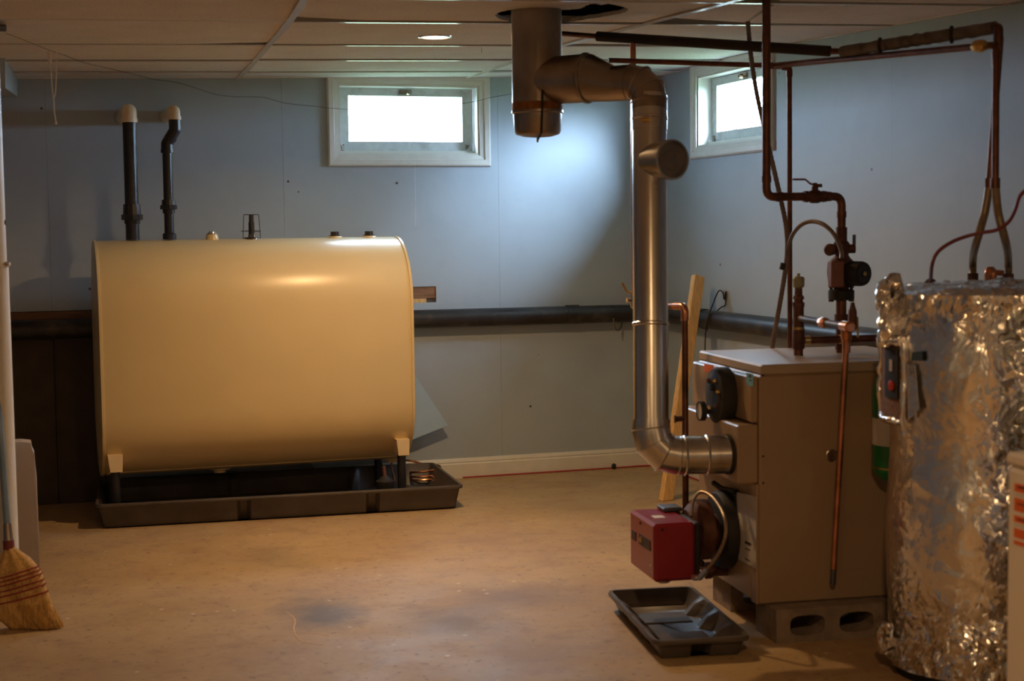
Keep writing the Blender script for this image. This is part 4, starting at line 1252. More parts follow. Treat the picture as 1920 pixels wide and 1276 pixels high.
# left riser with tees and the air vent
t = thing('return_riser', 'left riser on boiler top, stacked brown fittings capped by a small green-grey air vent', 'pipe', R1)
r1 = lambda py: zat(R1, py)
obj('nipple', MB().cyl(at(R1, BZ1 + .001), at(R1, r1(640)), .0165, seg=16), 'copperdark', t)
obj('tee', MB().lathe(at(R1, r1(654)), (0, 0, 1), [(0, .020), (.006, .022), (.066, .022), (.072, .020)], 16), 'iron', t)
obj('brass_collar', MB().lathe(at(R1, r1(619)), (0, 0, 1), [(0, .021), (.012, .021)], 16), 'brass', t)
obj('tee', MB().lathe(at(R1, r1(615)), (0, 0, 1), [(0, .020), (.02, .019), (.06, .019), (.080, .020)], 16), 'iron', t)
obj('bushing', MB().lathe(at(R1, r1(574)), (0, 0, 1), [(0, .022), (.014, .022), (.016, .016), (.024, .016), (.026, .021), (.036, .019), (.040, .014), (.075, .013)], 8), 'iron', t)
obj('air_vent', MB().lathe(at(R1, r1(540)), (0, 0, 1), [(0, .012), (.006, .020), (.034, .021), (.040, .017), (.042, .006), (.052, .005)], 18), mat('vent_grey_green', (0.30, 0.30, 0.20), .5), t)

# relief manifold: zinc nipple from riser toward the side, elbow, lever valve, discharge pipe
D0 = BPY(1587, 612, -.050); D1 = BPY(1563, 1066, -.040)
zr = r1(596)
a = at(R1, zr); c = Vector((D0.x, D0.y, D0.z))
t = thing('relief_pipe', 'zinc and brass relief valve pipe over boiler top with copper discharge down its side', 'pipe', a)
dn = (c - a).normalized(); Ln = (c - a).length
obj('nipple', MB().tube([a + dn * .020, c - dn * .02], .0125, 14), 'steelpipe', t)
obj('union', MB().lathe(a + dn * (Ln * .48), dn, [(0, .016), (.01, .019), (.035, .019), (.045, .015)], 8), 'copper', t)
obj('valve_body', MB().lathe(c - dn * .025, dn, [(0, .018), (.01, .020), (.05, .020), (.056, .014)], 12).lathe(c + Vector((0, 0, -.05)), (0, 0, 1), [(0, .014), (.01, .018), (.05, .018), (.055, .010)], 12), 'copper', t)
obj('relief_spring', MB().lathe(c + rt * .020 + Vector((0, 0, -.01)), (0, 0, 1), [(0, .012), (.01, .014), (.06, .014), (.075, .009), (.090, .006)], 12), 'iron', t)
obj('test_lever', MB().tube([c + rt * .022 + Vector((0, 0, .035)), c + rt * .036 + Vector((0, 0, .03)), c + rt * .038 + Vector((0, 0, -.035))], .004, 6), 'brass', t)
obj('discharge_pipe', MB().tube([c + Vector((0, 0, -.045)), D1], .0105, 14), 'copper', t)
obj('pipe_end', MB().tube([D1, D1 + (D1 - c).normalized() * .05], .0098, 14), 'steelpipe', t)
obj('coupling', MB().lathe(c + Vector((0, 0, -.085)), (0, 0, 1), [(0, .0135), (.035, .0135)], 14), 'copper', t)

# lower manifold toward the expansion tank
zl = r1(638)
_p = PY(1635, 800, 4.405)
EXC = Vector((_p.x + .088 * .86, _p.y - .088 * .51, 0))
e1 = at(R1, zl); e2 = bw((loc(R1).x + .40, loc(R1).y, zl))
t = thing('expansion_line', 'dark brown pipe running low over boiler top toward the green tank', 'pipe', e1)
dn = (e2 - e1).normalized()
obj('pipe', MB().tube([e1 + dn * .015, e2, Vector((EXC.x + .05, EXC.y + .02, zl)), Vector((EXC.x, EXC.y, zl)), Vector((EXC.x, EXC.y, zl - .045))], .0135, 12, bend=.03), 'copperdark', t)
for s_, mt in ((.02, 'brass'), (.155, 'brass'), (.30, 'copper'), (.35, 'copper')):
    obj('coupling', MB().lathe(e1 + dn * s_, dn, [(0, .0165), (.022, .0165)], 12), mt, t)
EXD = (EXC - CAMP).dot(_f)
ze1, ze0 = PD(1655, 690, EXD).z, PD(1655, 903, EXD).z
t = thing('expansion_tank', 'small green expansion tank with white label hanging between boiler and foil heater', 'tank', Vector((EXC.x, EXC.y, ze0)))
h = ze1 - ze0
obj('shell', MB().lathe((EXC.x, EXC.y, ze0), (0, 0, 1), [(0, .03), (.02, .07), (.05, .088), (h - .06, .088), (h - .02, .07), (h, .03), (h + .012, .016)], 28), 'green', t)
obj('paper_label', MB().lathe((EXC.x, EXC.y, PD(1650, 828, EXD).z), (0, 0, 1), [(0, .0886), (PD(1650, 778, EXD).z - PD(1650, 828, EXD).z, .0886)], 28, cap=False), 'paper', t)
obj('yellow_band', MB().lathe((EXC.x, EXC.y, ze0 + .055), (0, 0, 1), [(0, .0882), (.006, .0882)], 28, cap=False), 'brass', t)

# pipes under the ceiling
I0, I1 = PD(1120, 68, 5.72), PD(1556, 96, 5.28)
di = (I1 - I0).normalized()
J0, J1 = PD(1580, 97, 5.25), PD(1866, 52, 4.62)
dj = (J1 - J0).normalized()
HX = PD(1872, 52, 4.60)
t = thing('heater_pipe', 'foam-wrapped pipe run under the ceiling that turns down to the foil heater', 'pipe', I0)
obj('copper_stub', MB().tube([I0 - di * .34 + Vector((0, 0, .004)), I0], .0095, 12), 'copperdark', t)
obj('foam_sleeve', MB().lathe(I0, di, [(0, .012), (0, .0185), ((I1 - I0).length, .0185), ((I1 - I0).length, .012)], 16, cap=False), 'foam', t)
obj('copper_stub', MB().tube([I1 - di * .01, J0 + dj * .01], .010, 12), 'copperdark', t)
n = 30
LJ = (J1 - J0).length
rr = [.0195 + .0035 * noise.noise(Vector((k * .9, 2, 1))) for k in range(n)]
pts = [J0 + dj * (LJ * k / (n - 1)) + Vector((0, 0, .0025 * noise.noise(Vector((k * .7, 7, 3))))) for k in range(n)]
obj('wrap_sleeve', MB().tube(pts, rr, 14), 'foamgrey', t)
for f_ in (.27, .74):
    q_ = J0 + dj * LJ * f_
    obj('wrap_band', MB().tube([q_ + dj * (.02 * math.sin(k)) + (Vector((0, 0, 1)) * math.cos(k) + dj.cross(Vector((0, 0, 1))) * math.sin(k)) * .023 for k in [i_ * math.pi / 6 for i_ in range(13)]], .006, 6), 'foam', t)
P1e = PD(1855, 345, 4.62)
obj('copper_drop', MB().tube([J1 - dj * .01, HX, PD(1875, 72, 4.60), P1e], .0112, 12, bend=.025), 'copperdark', t)
obj('elbow', MB().tube([J1 + dj * .0, HX + Vector((0, 0, 0)), HX + Vector((0, 0, -.045))], .0148, 12, bend=.03), 'copperdark', t)
K0 = PD(1450, 123, 5.66)
t = thing('cold_pipe', 'thin tarnished copper pipe run with a brass valve, below the foam-wrapped run', 'pipe', K0)
K1 = PD(1868, 84, 4.56); P2e = PD(1866, 345, 4.54)
dk = (K1 - K0).normalized()
KL = PD(1141, 113, 5.62); KE = Vector(PD(1480, 126, 5.68)); 
obj('pipe', MB().tube([K0, K1, P2e], .0108, 12, bend=.03), 'copperdark', t)
kb = PD(1838, 86, 4.59)
obj('brass_valve', MB().lathe(kb - dk * .03, dk, [(0, .013), (.008, .018), (.030, .020), (.044, .018), (.052, .012)], 8), 'brass', t)
obj('coupling', MB().lathe(K1 - Vector((0, 0, .06)), (0, 0, 1), [(0, .0135), (.04, .0135)], 12), 'copperdark', t)
BK = bw((.40, BWD + .035, 0))
kz = PX(1480, 655, BK.x).z
Kd = PD(1478, 657, 5.72)
obj('branch_pipe', MB().tube([KL, K0 + (KE - KL).normalized() * -.0, KE, Vector((KE.x + .004, KE.y - .0, .82))], .0095, 12, bend=.022), 'copperdark', t)
obj('elbow', MB().tube([KE - (KE - KL).normalized() * .03, KE, KE - Vector((0, 0, .035))], .0122, 12, bend=.022), 'copperdark', t)
obj('tee', MB().tube([K0 - (KE - KL).normalized() * .025, K0 + (KE - KL).normalized() * .025], .0125, 12), 'copperdark', t)

# return pipe from the foam-wrapped run down behind the flue and to the burner side
Q0 = I0 + di * ((PD(1187, 73, 5.65) - I0).dot(di))
Qb = Vector((Q0.x, Q0.y, 0))
zq = zat(Qb, 572)
G0 = PD(1284, 574, 5.30)
t = thing('return_pipe', 'thin reddish copper pipe dropping behind the flue, then right and down beside it', 'pipe', Vector((Q0.x, Q0.y, zq)))
obj('pipe', MB().tube([Q0 + Vector((0, 0, -.017)), at(Qb, zq)], .0112, 12), 'copper', t)
Gz = Vector((G0.x, G0.y, G0.z))
obj('pipe', MB().tube([at(Qb, zq), Gz, Vector((Gz.x, Gz.y, .235))], .0112, 12, bend=.03), 'copperdark', t)
obj('elbow', MB().tube([Gz + (at(Qb, zq) - Gz).normalized() * .085, Gz, Gz - Vector((0, 0, .05))], .0138, 12, bend=.03), 'copper', t)
obj('drain_valve', MB().lathe(at(Qb, zq - .012), (0, 0, 1), [(0, .012), (.01, .017), (.045, .017), (.055, .012)], 12).tube([at(Qb, zq + .02), at(Qb, zq + .02) - rt * .03 - fw * .01], .009, 8), 'chrome', t)
obj('valve_lever', MB().tube([at(Qb, zq + .045) - rt * .010, at(Qb, zq + .052) - rt * .028, at(Qb, zq + .085) - rt * .046], .0045, 8), 'brass', t)
dz = zat(Vector((Gz.x, Gz.y, 0)), 784)
obj('drain_cock', MB().tube([Vector((Gz.x, Gz.y, dz)), Vector((Gz.x, Gz.y, dz)) - rt * .032 - fw * .012], .010, 8).lathe(Vector((Gz.x, Gz.y, dz)) - rt * .034 - fw * .012, -rt, [(0, .014), (.006, .014)], 10), 'iron', t)
obj('stub_leg', MB().tube([Vector((Gz.x, Gz.y, .262)), pu - ex * .03 + ey * .02], .011, 10), 'copperdark', t)

# armoured cable from the ceiling to the boiler, with a loop to the pump
cp = [(1402, 40, 5.45), (1408, 105, 5.47), (1418, 170, 5.48), (1432, 236, 5.50), (1447, 300, 5.52), (1463, 370, 5.54), (1474, 425, 5.56), (1476, 470, 5.58), (1471, 515, 5.60), (1462, 570, 5.64), (1454, 615, 5.70), (1447, 660, 5.75), (1446, 700, 5.78)]
cpt = [PD(*q_) for q_ in cp]
t = thing('armoured_cable', 'ribbed metal electrical cable hanging from ceiling and running behind the boiler', 'cable', cpt[0])
cl_ = catmull(cpt, 14)
obj('cable', MB().tube(cl_, [.0085 + .0012 * (k % 2) for k in range(len(cl_))], 8), 'bx', t)
q_ = PD(1474, 495, 5.585)
obj('tape_wrap', MB().tube([PD(1469, 493, 5.585), PD(1466, 505, 5.59)], .0105, 10), 'blackmatte', t)
lp = [PD(1477, 468, 5.57), PD(1486, 440, 5.52), PD(1503, 421, 5.47), PD(1524, 415, 5.42), PD(1546, 422, 5.36), PD(1565, 441, 5.32), PD(1577, 470, 5.29), PD(1578, 484, 5.28)]
obj('loop_cable', MB().tube(catmull(lp, 8), .0078, 8), 'bx', t)

# black telephone style wire over the drain pipe on the right wall
wp = [PX(1323, 700, 3.36), PX(1322, 645, 3.366), PX(1326, 600, 3.366), PX(1336, 572, 3.40), PX(1347, 546, 3.46), PX(1355, 548, 3.468), PX(1358, 561, 3.472), PX(1361, 546, 3.470), PX(1360, 570, 3.472), PX(1352, 576, 3.46), PX(1340, 586, 3.42), PX(1329, 592, 3.37), PX(1326, 620, 3.362)]
tag(obj('wall_wire', MB().tube(catmull(wp, 6), .0032, 6), 'blackmatte'), 'thin black wire looped on right wall over drain pipe behind the boiler', 'wire')

# ------------------------------------------------------------------ leaning stick of lumber
s0_, s1_ = Vector((3.055, 6.985, 0.0)), Vector((3.362, 7.255, 1.112))
sd = (s1_ - s0_).normalized()
sa = (rt - sd * rt.dot(sd)).normalized(); sb = sd.cross(sa)
ca, sa_ = math.cos(.5), math.sin(.5)
u1 = sa * ca + sb * sa_; u2 = sb * ca - sa * sa_
b = MB()
vs = []
for base in (s0_, s1_):
    for (p_, q_) in ((-.032, -.019), (.032, -.019), (.032, .019), (-.032, .019)):
        v = base + u1 * p_ + u2 * q_
        if base is s0_: v = v - sd * (v.z / sd.z)
        vs.append(v)
b.add(vs, [(0, 1, 2, 3), (4, 5, 6, 7), (0, 1, 5, 4), (1, 2, 6, 5), (2, 3, 7, 6), (3, 0, 4, 7)])
stt = obj('wood_stick', b, 'wood', smooth=0)
bev = stt.modifiers.new('bevel', 'BEVEL'); bev.width = .004; bev.segments = 1
tag(stt, 'bare yellow pine stick leaning in the corner behind the flue pipe', 'lumber')

# ------------------------------------------------------------------ foil wrapped water heater
HR = .300
HC = Vector((2.531, 4.098, 0)) + HR * Vector((.852, -.524, 0))
HZ = 1.165
wh = thing('water_heater', 'tall water heater wrapped in crumpled silver foil, right of the boiler', 'water heater', HC)
def crumple(p, amp):
    # sharp-edged facets from cell noise plus long creases
    d = noise.voronoi(p * 9.0)[0]
    e = (d[1] - d[0])
    r2 = 1 - abs(noise.noise(p * 6.0 + Vector((3, 1, 7))))
    r3 = 1 - abs(noise.noise(p * 17.0 + Vector((9, 4, 2))))
    w = abs(noise.noise(Vector((p.x * 9, p.y * 9, p.z * 1.6))))
    return amp * (min(e, .35) * .5 + (r2 ** 8) * .8 + (r3 ** 6) * .28 - w * .9)
NT, NZ = 260, 230
vs = []; fs = []
prof = []
for j in range(NZ + 1):
    z = .035 + (HZ - .035) * j / NZ
    prof.append((HR, z))
nt_top = 40
for j in range(1, nt_top):
    u = j / nt_top
    prof.append((HR * (1 - u) if u > .1 else HR * (1 - u * 1.0), HZ + .022 * math.sin(min(1, u * 3) * math.pi / 2)))
cl0 = math.atan2(-.852, -.524)
vfac = []
for (r, z) in prof:
    for k in range(NT):
        a = 2 * math.pi * k / NT
        p = Vector((math.cos(a) * r, math.sin(a) * r, z))
        side = r > HR * .93
        # crumpled more to the right, near the top rim and the bottom
        cx_ = p.normalized().dot(rt)
        amt = .0030 + .013 * max(0, min(1, (p.dot(rt) / HR + .30) * 1.6)) + .009 * max(0, 1 - abs(z - HZ) / .13) + .010 * max(0, 1 - z / .26)
        dsp = crumple(p + HC * .3, amt * (1 if side else .6))
        if side:
            bulge = .012 * math.exp(-((z - HZ) / .05) ** 2) - .006 * math.sin(z * 11)
            n_ = Vector((math.cos(a), math.sin(a), 0))
            p = p + n_ * (dsp + bulge - .006)
        else:
            p.z += dsp
        vs.append(HC + p)
NR = len(prof)
for j in range(NR - 1):
    for k in range(NT):
        k2 = (k + 1) % NT
        fs.append((j * NT + k, j * NT + k2, (j + 1) * NT + k2, (j + 1) * NT + k))
fs.append(tuple((NR - 1) * NT + k for k in range(NT)))
obj('foil_jacket', MB().add(vs, fs), 'foil', wh, smooth=55)
obj('base_ring', MB().lathe(HC + Vector((0, 0, .001)), (0, 0, 1), [(0, .272), (.034, .272), (.036, .25)], 40), 'blackmatte', wh)
# thermostat cut-out with its panel, facing left and toward the room
view = (hv(CAMP) - hv(HC)).normalized()
vr = Vector((-view.y, view.x, 0))         # to the right as seen from the camera
def hn(deg):
    a = math.radians(deg)
    return view * math.cos(a) - vr * math.sin(a)
def hp(deg, z, r=HR): return HC + hn(deg) * r + Vector((0, 0, z))
HDm = 4.36
zt = lambda py: PD(1695, py, HDm).z
def arcplate(name, d0, d1, z0, z1, r0, r1, mt, parent, nseg=6, bumpy=0):
    b = MB(); vs = []
    for k in range(nseg + 1):
        d = d0 + (d1 - d0) * k / nseg
        for (z, r) in ((z0, r0), (z0, r1), (z1, r1), (z1, r0)):
            vs.append(hp(d, z, r))
    fs = [(0, 1, 2, 3), (nseg * 4, nseg * 4 + 1, nseg * 4 + 2, nseg * 4 + 3)]
    for k in range(nseg):
        for j in range(4):
            j2 = (j + 1) % 4
            fs.append((k * 4 + j, k * 4 + j2, k * 4 + 4 + j2, k * 4 + 4 + j))
    return obj(name, b.add(vs, fs), mt, parent)
op_ = arcplate('access_opening', 50, 84, zt(800), zt(652), HR - .02, HR + .017, 'woodold', wh)
ob = arcplate('thermostat_panel', 52, 66, zt(760), zt(662), HR + .015, HR + .024, 'blackmatte', op_)
q_ = hp(58, zt(735), HR + .023)
obj('reset_button', MB().lathe(q_, hn(58), [(0, .016), (.004, .016), (.006, .010)], 16), 'redpaint', op_)
sticker('panel_label', [hp(60, zt(707), HR + .0245), hp(57, zt(707), HR + .0245), hp(57, zt(684), HR + .0245), hp(60, zt(684), HR + .0245)], 'papershade', .001, op_)
def foil_tube(name, pts, r, amp, parent, seg=22):
    c = catmull(pts, 10)
    b = MB().tube(c, r, seg)
    ctr = c
    vs2 = []
    for v in b.v:
        v2 = v + Vector((noise.noise(v * 38), noise.noise(v * 38 + Vector((5, 5, 5))), noise.noise(v * 38 + Vector((9, 1, 3))))) * amp + Vector((noise.noise(v * 14), noise.noise(v * 14 + Vector((2, 7, 1))), 0)) * amp
        vs2.append(v2)
    b.v = vs2
    return obj(name, b, 'foil', parent, smooth=55)
foil_tube('foil_roll', [hp(66, zt(662), HR + .012), hp(66, zt(610), HR + .016), hp(66, zt(545), HR + .016), hp(62, zt(531), HR - .02)], .030, .010, wh)
foil_tube('foil_lip', [hp(83, zt(795), HR + .014), hp(82, zt(730), HR + .016), hp(80, zt(655), HR + .016)], .012, .007, wh, 12)
foil_tube('foil_lip', [hp(49, zt(830), HR + .012), hp(49, zt(740), HR + .014), hp(50, zt(650), HR + .012)], .011, .006, wh, 12)
foil_tube('foil_lip', [hp(84, zt(650), HR + .012), hp(68, zt(652), HR + .022), hp(50, zt(648), HR + .014)], .014, .010, wh, 12)
foil_tube('foil_lip', [hp(86, zt(802), HR + .012), hp(66, zt(806), HR + .020), hp(48, zt(803), HR + .014)], .012, .008, wh, 12)
foil_tube('foil_lip', [hp(74, .06, HR + .004), hp(72, .12, HR + .016), hp(66, .15, HR + .018), hp(62, .09, HR + .008)], .016, .010, wh, 12)
sticker('blue_tape', [hp(44, zt(683), HR + .009), hp(36, zt(681), HR + .009), hp(36, zt(662), HR + .009), hp(43, zt(666), HR + .010)], mat('blue_tape', (.05, .10, .16), .5), .002, wh)
sticker('white_tape', [hp(46, zt(800), HR + .009), hp(38, zt(775), HR + .009), hp(41, zt(690), HR + .009), hp(47, zt(690), HR + .009)], 'foil', .002, wh)
# connectors on top
ft = HZ + .024
def topat(px, py): return PZ(px, py, ft)
n1, n2 = topat(1824, 521), topat(1890, 522)
t = obj('connector', MB().tube(catmull([P1e, PD(1846, 400, 4.62), PD(1829, 460, 4.64), n1 + Vector((0, 0, .06)), n1 - Vector((0, 0, .03))], 8), .0125, 12), 'braid', wh)
obj('connector_nut', MB().lathe(n1 - Vector((0, 0, .01)), (0, 0, 1), [(0, .018), (.026, .018)], 8), 'iron', t)
obj('connector_nut', MB().lathe(P1e - Vector((0, 0, .012)), (0, 0, 1), [(0, .0145), (.03, .0145)], 12), 'copperdark', t)
t = obj('connector', MB().tube(catmull([P2e, PD(1872, 400, 4.56), PD(1886, 455, 4.60), n2 + Vector((0, 0, .06)), n2 - Vector((0, 0, .03))], 8), .0125, 12), 'braid', wh)
obj('connector_nut', MB().lathe(n2 - Vector((0, 0, .01)), (0, 0, 1), [(0, .018), (.026, .018)], 8), 'iron', t)
obj('connector_nut', MB().lathe(P2e - Vector((0, 0, .012)), (0, 0, 1), [(0, .0145), (.03, .0145)], 12), 'copperdark', t)
rv = topat(1857, 519)
t = obj('relief_valve', MB().lathe(rv - Vector((0, 0, .02)), (0, 0, 1), [(0, .020), (.03, .022), (.045, .019), (.055, .010)], 8).tube([rv + Vector((0, 0, .015)), rv + Vector((0, 0, .012)) + rt * .05], .010, 8), 'copper', wh)
cb = [topat(1745, 527) + Vector((0, 0, -.02)), PD(1747, 500, 4.62), PD(1757, 474, 4.60), PD(1782, 455, 4.58), PD(1812, 443, 4.54), PD(1842, 436, 4.52), PD(1868, 431, 4.50), PD(1890, 417, 4.48), PD(1903, 394, 4.46), PD(1912, 368, 4.44), PD(1930, 350, 4.42)]
t = thing('power_cable', 'dark red power cable arching from top of the foil heater off to the right', 'cable', cb[0])
obj('cable', MB().tube(catmull(cb, 8), .0058, 8), 'darkred', t)
obj('cable_clamp', MB().lathe(cb[0] + Vector((0, 0, .012)), (0, 0, 1), [(0, .026), (.006, .020), (.016, .010)], 10), 'iron', t)

# ------------------------------------------------------------------ white appliance at the right edge
AP = PD(1888, 846, 3.62)
ap = thing('white_appliance', 'white boxy appliance with orange printed label, cut off at the right edge', 'appliance', Vector((AP.x + .35, AP.y - .45, 0)))
obj('body', MB().rbox((AP.x, AP.y - .95, .02), (AP.x + .66, AP.y, AP.z - .035), .010), 'appliance', ap)
obj('lid', MB().rbox((AP.x - .004, AP.y - .953, AP.z - .031), (AP.x + .66, AP.y + .003, AP.z), .008), 'appliance', ap)
xl = AP.x - .0012
ly = PX(1903, 905, AP.x).y
def lz(py): return PX(1905, py, AP.x).z
lab = obj('label_sheet', MB().box((AP.x - .0012, ly - .17, lz(1022)), (AP.x + .001, ly + .004, lz(900))), 'paper', ap, smooth=0)
for (a, c, mt) in ((905, 921, 'orange'), (924, 928, 'papershade'), (932, 957, 'orange'), (965, 978, 'orange'), (981, 985, 'papershade'), (989, 1007, 'orange'), (1012, 1020, 'orange')):
    obj('printed_block', MB().box((AP.x - .0018, ly - .16, lz(c)), (AP.x - .0005, ly, lz(a))), mt, lab, smooth=0)
for (a, c) in ((909, 913), (941, 944), (970, 973)):
    obj('printed_line', MB().box((AP.x - .0022, ly - .15, lz(c)), (AP.x - .0007, ly - .012, lz(a))), 'ink', lab, smooth=0)
for dx in (.05, .61):
    for dy in (.05, .90):
        obj('foot', MB().cyl((AP.x + dx, AP.y - dy, 0), (AP.x + dx, AP.y - dy, .022), .02, seg=12), 'blackmatte', ap)

# ------------------------------------------------------------------ white steel post on the left
PB = PZ(14, 1160, 0) + Vector((0, .05, 0))
po = thing('steel_post', 'white telescoping steel support post at the left edge, floor to ceiling', 'post', PB)
PBx = Vector((PB.x, PB.y, 0))
zj = zat(PBx, 497)
zp = ceil_z(PB.x, PB.y) - .006
obj('lower_tube', MB().cyl(at(PBx, .008), at(PBx, zj), .0475, seg=32), 'white', po)
obj('upper_tube', MB().cyl(at(PBx, zj - .02), at(PBx, zp - .012), .0425, seg=32), 'white', po)
obj('base_plate', MB().rbox((PB.x - .075, PB.y - .075, 0), (PB.x + .085, PB.y + .075, .010), .003), 'galvdark', po)
obj('head_plate', MB().rbox((PB.x - .07, PB.y - .07, zp - .012), (PB.x + .07, PB.y + .07, zp - .004), .003), 'steelpipe', po)
zh_ = zat(PBx, 417)
tow = (hv(CAMP) - PBx).normalized(); tr_ = Vector((-tow.y, tow.x, 0))
def on(px, z, r):
    # point on the tube surface under image column px
    best = None
    for k in range(-80, 81):
        a = math.radians(k)
        p = at(PBx, z) + (tow * math.cos(a) + tr_ * math.sin(a)) * r
        v = p - CAMP
        x = CX + FPX * v.dot(_r) / v.dot(_f)
        if best is None or abs(x - px) < best[0]: best = (abs(x - px), p, (tow * math.cos(a) + tr_ * math.sin(a)))
    return best[1], best[2]
p, nn = on(10, zh_, .0425)
obj('pin_hole', MB().lathe(p - nn * .002, nn, [(0, .0105), (.0032, .0100)], 16), 'dark', po)
p, nn = on(13, zat(PBx, 495), .0465)
obj('pin', MB().lathe(p - nn * .004, nn, [(0, .010), (.012, .010), (.016, .007)], 16), 'galv', po)
obj('tube_lip', MB().lathe(at(PBx, zj - .008), (0, 0, 1), [(0, .0475), (.002, .0485), (.008, .0485), (.010, .044)], 32, cap=False), 'white', po)

# grey board leaning behind the post
yb0, yt0 = 6.30, 5.80
bpts = [PY(76, 1076, yb0)]
bpts[0].z = 0.0
tb = lambda px, py: PY(px, py, yb0 + (yt0 - yb0) * max(0, min(1, (1076 - py) / 248)))
out_ = [bpts[0], tb(69, 900), tb(66, 872), tb(64, 850), tb(60, 842), tb(58, 830), tb(40, 828)]
tl = tb(40, 828)
out_ += [tl + Vector((-.55, 0, .0)), Vector((bpts[0].x - .62, yb0, 0))]
nb_ = (out_[-1] - out_[0]).cross(tl - out_[0]).normalized()
if nb_.y < 0: nb_ = -nb_
tag(obj('leaning_board', MB().prism(out_, nb_ * .016), 'board', smooth=0), 'pale grey board with a broken top corner leaning behind the white post', 'board')

# ------------------------------------------------------------------ corn broom
st_ = [(17, 1026, 9, .016, 5.28), (19, 1038, 20, .022, 5.27), (20, 1052, 36, .030, 5.26), (22, 1070, 47, .034, 5.25), (25, 1090, 54, .035, 5.24), (31, 1110, 55, .034, 5.23), (42, 1132, 52, .031, 5.22), (58, 1152, 47, .028, 5.22), (78, 1176, 36, .026, 5.22)]
bt = PZ(78, 1177, 0)
br = thing('broom', 'corn broom with red stitching and blue handle leaning on the white post', 'broom', bt)
rings = []
cents = []
for (px, py, hw, dp_, D) in st_:
    D += (bt - CAMP).dot(_f) - 5.22
    c = PD(px, py, D); w_ = hw * D / FPX
    cents.append((c, w_, dp_))
zmin = cents[-1][0].z
fix = [(c - Vector((0, 0, zmin - .004)) * (i / (len(cents) - 1)), w_, d_) for i, (c, w_, d_) in enumerate(cents)]
NB_ = 40
for i, (c, w_, d_) in enumerate(fix):
    tdir = (fix[min(i + 1, len(fix) - 1)][0] - fix[max(0, i - 1)][0]).normalized()
    wd = (rt - tdir * rt.dot(tdir)).normalized()
    if i == len(fix) - 1: wd = rt
    rings.append([c + wd * (w_ * math.cos(a)) + fw * (d_ * math.sin(a) * (1 + .12 * math.sin(9 * a))) for a in [2 * math.pi * k / NB_ for k in range(NB_)]])
bh = obj('bristle_head', loft(rings), 'straw', br, smooth=60)
b = MB()
random.seed(5)
for k in range(260):
    a = random.uniform(math.pi * .9, math.pi * 2.1)
    i0 = random.choice((4, 5, 6))
    def rp(i, s): 
        c, w_, d_ = fix[i]
        return c + rt * (w_ * math.cos(a) * s) + fw * (d_ * math.sin(a) * s * 1.06)
    e = rp(8, 1.0) + Vector((random.uniform(-.006, .012), random.uniform(-.01, .01), 0)) 
    e.z = random.uniform(.001, .014)
    b.tube([rp(i0, 1.0), rp(7, 1.02), e], [.0016, .0016, .0008], 3)
o = obj('bristle_tips', b, 'straw', br, smooth=0); o['kind'] = 'stuff'
def twine(i, f, tilt):
    c = fix[i][0] * (1 - f) + fix[i + 1][0] * f
    w_ = fix[i][1] * (1 - f) + fix[i + 1][1] * f; d_ = fix[i][2] * (1 - f) + fix[i + 1][2] * f
    pts = []
    for k in range(33):
        a = 2 * math.pi * k / 32
        pts.append(c + rt * (w_ * 1.01 * math.cos(a)) + fw * ((d_ + .004) * math.sin(a) * 1.06) + Vector((0, 0, tilt * math.cos(a) * w_)))
    return MB().tube(pts, .0026, 6)
for i, f, tl_ in ((3, .25, .28), (3, .62, .28), (4, .0, .28), (4, .5, .26), (4, .95, .26), (5, .5, .24)):
    obj('stitching', twine(i, f, tl_), 'strawred', br)
h0 = fix[0][0]; h1 = PD(-3, 760, (bt - CAMP).dot(_f) + .085); h2 = h0 + (h1 - h0) * 2.0
h1b = h0 + (h1 - h0) * 1.8
obj('collar', MB().tube([h0 + (h0 - h1).normalized() * .02, h0 + (h1 - h0).normalized() * .025], .0195, 16), 'darkred', br)
obj('handle', MB().tube([h0, h1b], .0125, 14), 'bluemetal', br)
obj('ferrule', MB().tube([h0 + (h1 - h0).normalized() * .02, h0 + (h1 - h0).normalized() * .085], [.017, .0135], 14), 'galvdark', br)

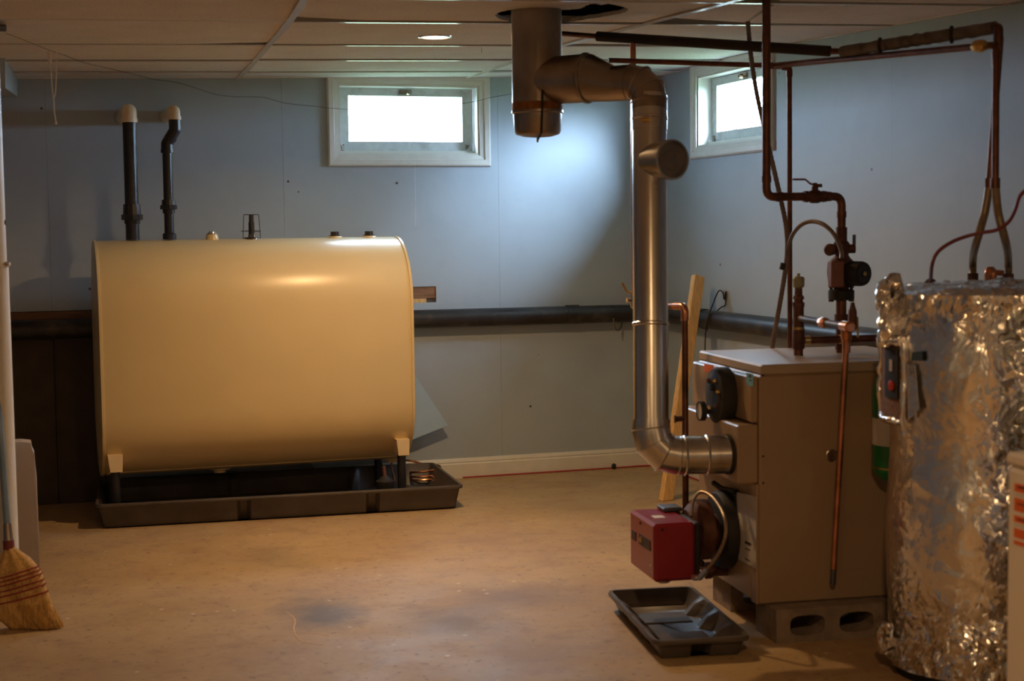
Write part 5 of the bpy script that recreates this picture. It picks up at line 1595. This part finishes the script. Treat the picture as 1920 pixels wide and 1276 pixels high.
# ------------------------------------------------------------------ wires and strings
wl = [(10, 62), (45, 75), (90, 93), (125, 105), (160, 118), (200, 127), (250, 139), (290, 149), (330, 154), (370, 166), (405, 177), (440, 181), (490, 182), (515, 188), (540, 194), (590, 199), (625, 203), (690, 206), (800, 203), (880, 192), (920, 183), (958, 176)]
wd_ = [PD(x, y, 5.62 + .10 * math.sin(i / 21 * math.pi) - .02 * i / 21) for i, (x, y) in enumerate(wl)]
tag(obj('stretched_wire', MB().tube(catmull(wd_, 4), .0008, 5), 'blackmatte'), 'thin dark wire strung below the ceiling from white post to chimney tee', 'wire')
c1_ = [PD(94, 95, 5.645), PD(93, 112, 5.64), PD(96, 138, 5.64), PD(98, 165, 5.64), PD(101, 190, 5.64), PD(102, 210, 5.64), PD(105, 229, 5.64)]
c2_ = [PD(106, 97, 5.645), PD(106, 130, 5.64), PD(105, 160, 5.64), PD(104, 174, 5.64), PD(101, 184, 5.64)]
c3_ = [PD(90, 97, 5.645), PD(92, 116, 5.64), PD(95, 117, 5.64), PD(94, 98, 5.64)]
t = thing('hanging_cord', 'knotted white cord dangling from the stretched wire near left end', 'cord', c1_[-1])
obj('strand', MB().tube(catmull(c1_, 5), .0026, 6), 'string', t)
obj('strand', MB().tube(catmull(c2_, 5), .0025, 6), 'string', t)
obj('strand', MB().tube(catmull(c3_, 5), .0034, 6), 'string', t)
obj('knot', MB().lathe(c1_[-1] - Vector((0, 0, .008)), (0, 0, 1), [(0, .002), (.004, .005), (.010, .002)], 8), 'string', t)
s1 = PY(777, 297, 8.020); s2 = PY(779, 424, 8.032)
tag(obj('loose_thread', MB().tube([s1 + Vector((0, -.002, .0)), (s1 + s2) / 2 + Vector((.002, 0, 0)), s2], .0011, 5), 'web'), 'thin white thread hanging below the back wall window', 'thread')
s1 = PC(903, 90)
tag(obj('string_stub', MB().tube([s1 + Vector((0, 0, .012)), s1 + Vector((.001, 0, -.010)), s1 + Vector((-.001, 0, -.022))], .0022, 5), 'string'), 'tiny bit of string poking from ceiling joint right of the lamp', 'string')

# dried drip of pale paint on the floor
M['drip'] = mat('dried_pale_paint', (0.60, 0.40, 0.24), .6)
for pp in ([(536, 1146), (548, 1155), (553, 1164), (550, 1178), (555, 1192), (568, 1203), (586, 1207), (606, 1209)], [(556, 1190), (575, 1188), (598, 1188), (616, 1192)]):
    c_ = [PZ(x, y, 0) + Vector((0, 0, -.0032)) for x, y in pp]
    obj('paint_drip', MB().tube(catmull(c_, 5), .0045, 8), 'drip', FLOOR_OBJ)
